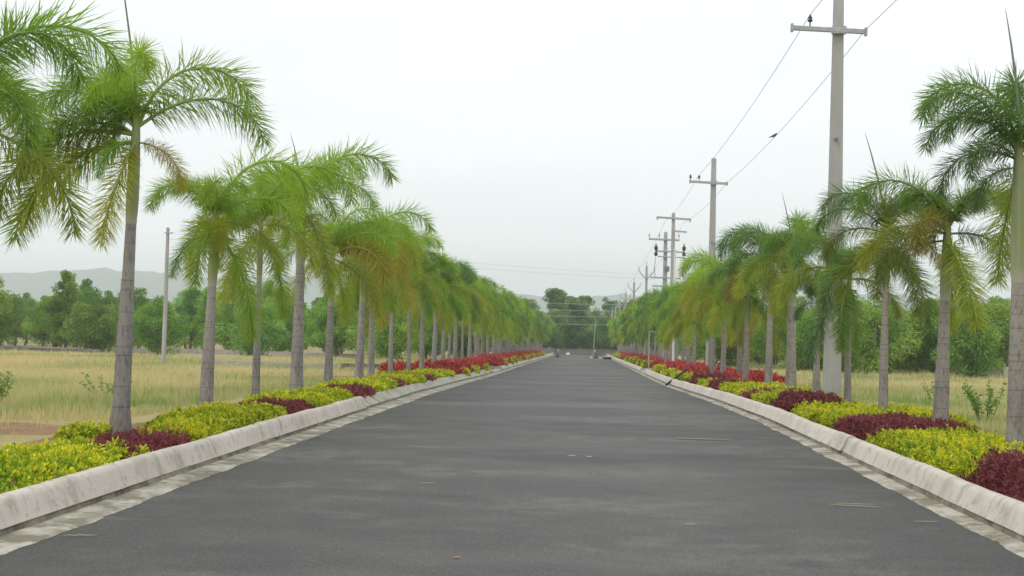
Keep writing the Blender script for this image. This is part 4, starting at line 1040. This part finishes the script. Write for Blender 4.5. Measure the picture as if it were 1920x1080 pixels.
# two-pole transformer stand far down the line
r = empty('transformer_stand', (5.9, 200, float(prof(200)) + .1)); tag(r, 'small far two legged transformer stand among hazy poles', 'transformer')
for q in (-.55, .55):
    a = MB(); a.box((q, 0, 3.6), (.22, .2, 7.2)); a.build('leg', m_pink, r)
a = MB(); a.bar((-.95, -.12, 6.0), (.95, -.12, 6.0), .08, .12); a.build('crossarm', m_white, r)
a = MB(); a.bar((-.95, -.12, 4.9), (.95, -.12, 4.9), .08, .12); a.build('crossarm', m_steel, r)
a = MB(); a.box((0, -.1, 5.4), (.6, .45, .7), None, 0, .05); a.build('tank', m_boxd, r)
# grey pole in the left field, with the two faint wires that cross the road to the switch pole
FX, FY_ = -19.75, 63.0; fz = float(fieldz(FX, FY_))
r = empty('field_pole', (FX, FY_, fz)); tag(r, 'slender bare grey pole standing in the left field', 'utility pole')
mb = MB(); mb.tube([(0, 0, 0), (.02, 0, 3.2), (.03, 0, 6.45)], [.11, .095, .075], 10); mb.build('shaft', m_conc, r)
a = MB(); a.bar((-.1, -.08, 6.2), (.3, -.08, 6.2), .05, .05); a.build('bracket', m_steel, r)
for dz, nm in ((0, 'upper'), (-.28, 'lower')):
    wire([(FX, FY_, fz + 6.2 + dz), (4.4, 88.3, float(bedz(88)) + 5.95 + dz)], .007, f'{nm} of the two faint wires crossing the sky above the road', m_wirep)
mb = MB(); mb.tube([(0, 0, 0), (0, 0, 7.2)], [.12, .09], 8)
tag(mb.build('distant_post', m_conc, None, (-46.5, 134, float(prof(134)))), 'pale post rising among the trees of the left field', 'post')
# pale wires crossing in front of the far trees
for q, sx_ in ((-13.5, 'left'), (11.5, 'right')):
    r = empty('crossing_pole', (q, 206.5, float(prof(206)))); tag(r, f'pole hidden in the {sx_} palms that carries the pale crossing wires', 'utility pole')
    a = MB(); a.box((0, 0, 4.2), (.26, .2, 8.4), None, 0, .02, .7); a.build('shaft', m_conc, r)
for i, zz in enumerate((7.85, 6.85, 5.95, 4.75)):
    zb = float(prof(206)); wire([(-13.5, 206.4, zb + zz), (11.5, 206.4, zb + zz)], .022, ['topmost', 'second from top', 'third from top', 'lowest'][i] + ' of the pale wires crossing before the far trees', m_wirep)
# bird on the right wire
def bird():
    t_ = .40; a = Vector(wb[2]); b = Vector(wb[3])
    t_ = .50; p = a.lerp(b, t_) + Vector((0, 0, -4 * .22 * t_ * (1 - t_)))
    root = empty('bird', p + Vector((0, 0, .01))); root.scale = (.6, .6, .6); tag(root, 'small dark bird perched on the wire between two poles', 'bird'); root.rotation_euler = (0, 0, R_(20))
    mb = MB(); mb.tube([(-.30, 0, -.02), (-.24, 0, .0), (-.16, 0, .035), (-.10, 0, .06), (-.02, 0, .095), (.05, 0, .135), (.10, 0, .175), (.13, 0, .205), (.165, 0, .215), (.19, 0, .21), (.225, 0, .203)], [.012, .02, .025, .05, .066, .066, .052, .045, .046, .034, .004], 12)
    mb.build('body', m_bird, root)
    for q in (-1, 1):
        w = MB(); w.tube([(.06, q * .055, .14), (-.05, q * .066, .09), (-.16, q * .045, .04), (-.22, q * .02, .015)], [.02, .04, .025, .004], 8); w.build('wing', m_bird, root)
        w = MB(); w.tube([(0, q * .022, .06), (.005, q * .022, .0)], .006, 5); w.build('leg', m_wire, root)
bird()

# ------------------------------------------------------------------ small things along the road
def bar_thing(name, pts, r, m, label, cat, n=8):
    mb = MB(); mb.tube(pts, r, n); return tag(mb.build(name, m, None), label, cat)
p0 = float(prof(52))
bar_thing('dark_pipe', [(3.30 + float(xs(52)), 51.2, p0 + .06), (3.73 + float(xs(52)), 52.0, p0 + .33), (4.16 + float(xs(52)), 52.8, p0 + .60)], .045, m_black, 'dark pipe lying across the right kerb', 'pipe')
r = empty('metal_frame', (3.86 + float(xs(77)), 77.2, float(prof(77)))); tag(r, 'thin pale metal frame standing beside the right drain gap', 'frame')
for q in (0, .95):
    a = MB(); a.box((q, 0, 1.15), (.07, .07, 2.3)); a.build('post', m_rust, r)
a = MB(); a.box((.475, 0, 2.335), (1.02, .07, .07)); a.build('top_bar', m_rust, r)
for side, y0, nm in ((-1, 72.2, 'left'), (1, 77.5, 'right')):
    x = (-4.55 if side < 0 else 3.8) + float(xs(y0)); mb = MB()
    mb.box((0, 0, .03), (.62, 4.6, .06), None, 0, .01); mb.box((side * .28, 0, .12), (.1, 4.2, .16), None, 0, .01); mb.box((0, 2.1, .12), (.5, .12, .16), None, 0, .01)
    tag(mb.build('drain_slab', m_conc, None, (x, y0, float(prof(y0)) + .03)), f'grey concrete drain slab in the gap of the {nm} kerb', 'drain')
def motorbike(x, y, rz, label):
    root = empty('motorcycle', (x, y, float(prof(y))), rz); tag(root, label, 'motorcycle')
    for wx in (-.62, .64):
        w = MB(); N = 20
        w.tube([(wx + .25 * math.cos(2 * math.pi * i / N), 0, .29 + .25 * math.sin(2 * math.pi * i / N)) for i in range(N + 1)], .05, 8, cap=False); wo_ = w.build('wheel', m_black, root)
        h = MB(); h.tube([(wx, -.05, .29), (wx, .05, .29)], .17, 14); h.build('rim', m_steel, wo_)
    b = MB(); b.tube([(-.85, 0, .72), (-.5, 0, .70), (-.1, 0, .62), (.1, 0, .66)], [.07, .11, .12, .08], 10); b.tube([(-.6, 0, .3), (-.05, 0, .35), (.2, 0, .55)], [.05, .13, .08], 8); b.build('body', m_boxd, root)
    s = MB(); s.tube([(-.85, 0, .80), (-.45, 0, .80), (-.05, 0, .76)], [.06, .1, .06], 8); s.build('seat', m_black, root)
    t_ = MB(); t_.tube([(.02, 0, .74), (.18, 0, .82), (.38, 0, .82)], [.06, .14, .08], 10); t_.build('fuel_tank', m_black, root)
    f = MB()
    for q in (-.09, .09): f.tube([(.64, q, .29), (.42, q, .95)], .025, 6)
    f.build('fork', m_steel, root)
    hb = MB(); hb.tube([(.28, -.36, 1.04), (.40, -.2, 1.06), (.42, 0, 1.0), (.40, .2, 1.06), (.28, .36, 1.04)], .018, 6); hb.build('handlebar', m_black, root)
    hl = MB(); hl.tube([(.42, 0, .90), (.55, 0, .89)], [.07, .10], 10); hl.build('headlight', m_white, root)
    for q in (-.34, .34): 
        mr = MB(); mr.tube([(.33, q, 1.04), (.33, q * 1.15, 1.2)], .01, 5); mr.box((.33, q * 1.15, 1.23), (.02, .12, .08)); mr.build('mirror', m_black, root)
motorbike(1.12, 160, R_(-100), 'dark motorcycle parked facing the camera at the right of the road end')
motorbike(-3.45, 163, R_(-80), 'dark motorcycle parked at the left edge of the far road')
mb = MB(); mb.box((0, 0, .28), (1.0, 1.3, .10), None, 0, .02); mb.box((0, 0, .12), (.86, 1.1, .20), None, 1)  # lower box is solid black, painting the shade in the hole under the slab
tag(mb.build('low_platform', [m_pink, m_black], None, (2.35, 152, float(prof(152)))), 'low pale slab over a gap painted shade-dark at the far right road edge', 'slab')
rock(1.62, 156, (.13, .13, .14), m_white, 'white bundle on the road right of the far motorcycle', 8, float(prof(156)) - .0, 'bundle', 'white_bundle')
rock(.62, 161, (.14, .13, .15), m_white, 'white bundle on the road left of the far motorcycle', 9, float(prof(161)), 'bundle', 'white_bundle')
rock(-2.6, 196, (.3, .25, .25), m_white, 'pale lump on the road in front of the end wall', 10, float(prof(196)), 'bundle', 'white_bundle')
bar_thing('road_end_post', [(.98, 190, float(prof(190))), (.98 + .08, 190, float(prof(190)) + 2.4), (1.22, 190, float(prof(190)) + 4.7)], [.07, .06, .045], m_conc, 'slim grey post rising at the end of the road', 'post')
# wall closing the road
r = empty('end_wall', (0, 204.2, float(prof(204)))); tag(r, 'low weathered wall closing the far end of the road', 'wall')
a = MB(); a.box((0, 0, .38), (44, .3, .76), None, 0, .03); a.build('wall_body', m_endwall, r)
a = MB(); a.box((0, 0, .80), (44.1, .42, .10), None, 0, .03); a.build('coping', m_endwall, r)
# left field: low edging wall, service lane and its wall, slab, platform
def field_wall(x0, y0, x1, y1, h, w, m, name, label, cat='wall', cop=None):
    a0 = Vector((x0, y0, 0)); a1 = Vector((x1, y1, 0)); n = int((a1 - a0).length / 2) + 1; mb = MB(); c_ = MB()
    d = (a1 - a0).normalized(); s = Vector((-d.y, d.x, 0)); V = []; F = []
    for i in range(n + 1):
        p = a0.lerp(a1, i / n); z = float(fieldz(p.x, p.y)); q = h * (1 + .05 * math.sin(i * 2.7))
        for off, zz in ((-w / 2, z - .1), (-w / 2, z + q), (w / 2, z + q), (w / 2, z - .1)): V.append(p + s * off + Vector((0, 0, zz)))
    for i in range(n):
        for j in range(3): F.append((i * 4 + j, i * 4 + j + 1, i * 4 + j + 5, i * 4 + j + 4))
    F += [(0, 1, 2, 3), (n * 4 + 3, n * 4 + 2, n * 4 + 1, n * 4)]
    mb.add(V, F, 0); return tag(mb.build(name, m, None), label, cat)
field_wall(-17.3, 61.8, -11.6, 63.2, .30, .25, m_pink, 'low_edging', 'pale low concrete edging right of the grey field pole', 'edging')
field_wall(-11.4, 63.3, -6.9, 64.6, .34, .22, m_footing, 'low_edging', 'low edging painted shadow-dark, behind the sixth to ninth left palm trunks', 'edging')  # continues the pale edging; the shadow on its side is put into the dark material
lane = loft('service_lane', np.linspace(96.5, 102, 5), lambda yy: [(x, float(fieldz(x, yy)) + .03) for x in np.linspace(-62, -17, 30)], m_pink); tag(lane, 'pale lane crossing the far side of the left field', 'lane')
field_wall(-62, 102.6, -17, 102.6, .42, .25, m_pink, 'lane_wall', 'pinkish low wall along the lane in the left field')
field_wall(-62, 95.6, -34.5, 95.6, .36, .3, m_footing, 'lane_wall', 'dark earthy kerb on the near side of the lane at the left')
mb = MB(); mb.box((0, 0, .16), (.95, .8, .32), Matrix.Rotation(.15, 3, 'Z'), 0, .03); mb.box((.1, 0, .36), (.7, .6, .09), Matrix.Rotation(.15, 3, 'Z'), 0, .02)
tag(mb.build('white_slab', m_white, None, (-31.6, 92.0, float(fieldz(-31.6, 92)) + .25)), 'bright white slab lying at the far edge of the left meadow', 'slab')
r = empty('stone_platform', (-40.6, 104.5, float(fieldz(-40, 104)))); tag(r, 'dark low platform on short posts under the tall tree at the left', 'platform')
a = MB(); a.box((0, 0, .95), (2.0, 1.0, .42), None, 0, .04); a.build('top', m_footing, r)
for q in (-.8, .85):
    a = MB(); a.box((q, 0, .37), (.22, .7, .74)); a.build('leg', m_brick, r)
# right field boundary wall with its white post
r = empty('boundary_wall', (0, 0, 0)); tag(r, 'grey boundary wall under the dense trees of the right field', 'wall')
zb = float(fieldz(28, 83))
for i in range(9):
    x0 = 22.9 + i * 2.0
    a = MB(); a.box((x0 + 1.0, 83, zb + .32), (1.86, .07, .66)); a.build('panel', m_pink if i % 3 else m_footing, r)
    a = MB(); a.box((x0, 83, zb + .40), (.12, .14, .84)); a.build('post', m_white if i == 0 else m_conc, r)
# litter on the asphalt
def straw(px, py, ln, rz, label, w=.012, bend=.02, m=None, name='dry_leaflet'):
    mb = MB(); P = []; 
    V = []; F = []; n = 6
    for i in range(n + 1):
        u = i / n - .5; hw = w * (1 - (2 * u) ** 2) ** .5 * .5 + .001
        V += [(u * ln, bend * math.cos(u * 3) - hw, .006 + .008 * math.sin(i * 1.4) ** 2), (u * ln, bend * math.cos(u * 3), .012 + .008 * math.sin(i * 1.4) ** 2), (u * ln, bend * math.cos(u * 3) + hw, .006 + .008 * math.sin(i * 1.4) ** 2)]
    for i in range(n):
        for j in range(2): F.append((i * 3 + j, i * 3 + j + 1, i * 3 + j + 4, i * 3 + j + 3))
    mb.add(V, F); o = mb.build(name, m or m_straw, None, (px, py, float(prof(py)) + .003)); o.rotation_euler = (0, 0, rz)
    tag(o, label, 'leaf litter')
straw(-1.62, 14.15, .20, .5, 'short dry leaflet on the asphalt left of the middle')
straw(2.58, 13.2, .52, -.15, 'long straw coloured leaflet on the right side of the asphalt', .022)
straw(2.6, 13.35, .40, .0, 'second straw leaflet touching the long one on the right', .014)
straw(-3.75, 10.05, .24, .2, 'dry leaflet beside the left gutter', .015)
straw(-.88, 9.6, .055, .4, 'small curled brown leaf at the bottom edge of the road', .035, .004, simple('brown_leaf', (.36, .20, .08)))
straw(-.16, 17.75, .09, 0, 'left one of two pale scraps in the middle of the road', .05, .004, m_pink)
straw(.06, 17.7, .07, .2, 'right one of two pale scraps in the middle of the road', .05, .004, m_pink)
straw(1.8, 21.2, .9, -.06, 'pale sandy streak of straw across the road right of the middle', .10, .01, m_straw)
straw(3.0, 12.2, .22, .1, 'short dry leaflet near the right gutter')
straw(.9, 11.6, .10, .2, 'short dry leaflet low in the middle right of the asphalt', .02)

# ------------------------------------------------------------------ haze: the far trees and hills fade blue
HZ = MB(); HZ.box((0, 1560, 58), (5600, 3320, 132))
hz = HZ.mesh('haze', [])
m_h, t = mat('haze_air'); o_ = t.nodes.new('ShaderNodeOutputMaterial'); v_ = t.nodes.new('ShaderNodeVolumePrincipled')
v_.inputs['Color'].default_value = (.86, .94, 1.0, 1); v_.inputs['Density'].default_value = .0005; v_.inputs['Anisotropy'].default_value = .2
t.links.new(v_.outputs[0], o_.inputs['Volume']); hz.materials.append(m_h)
tag(obj('haze', hz), 'pale bluish haze filling the distance', 'haze', kind='stuff')
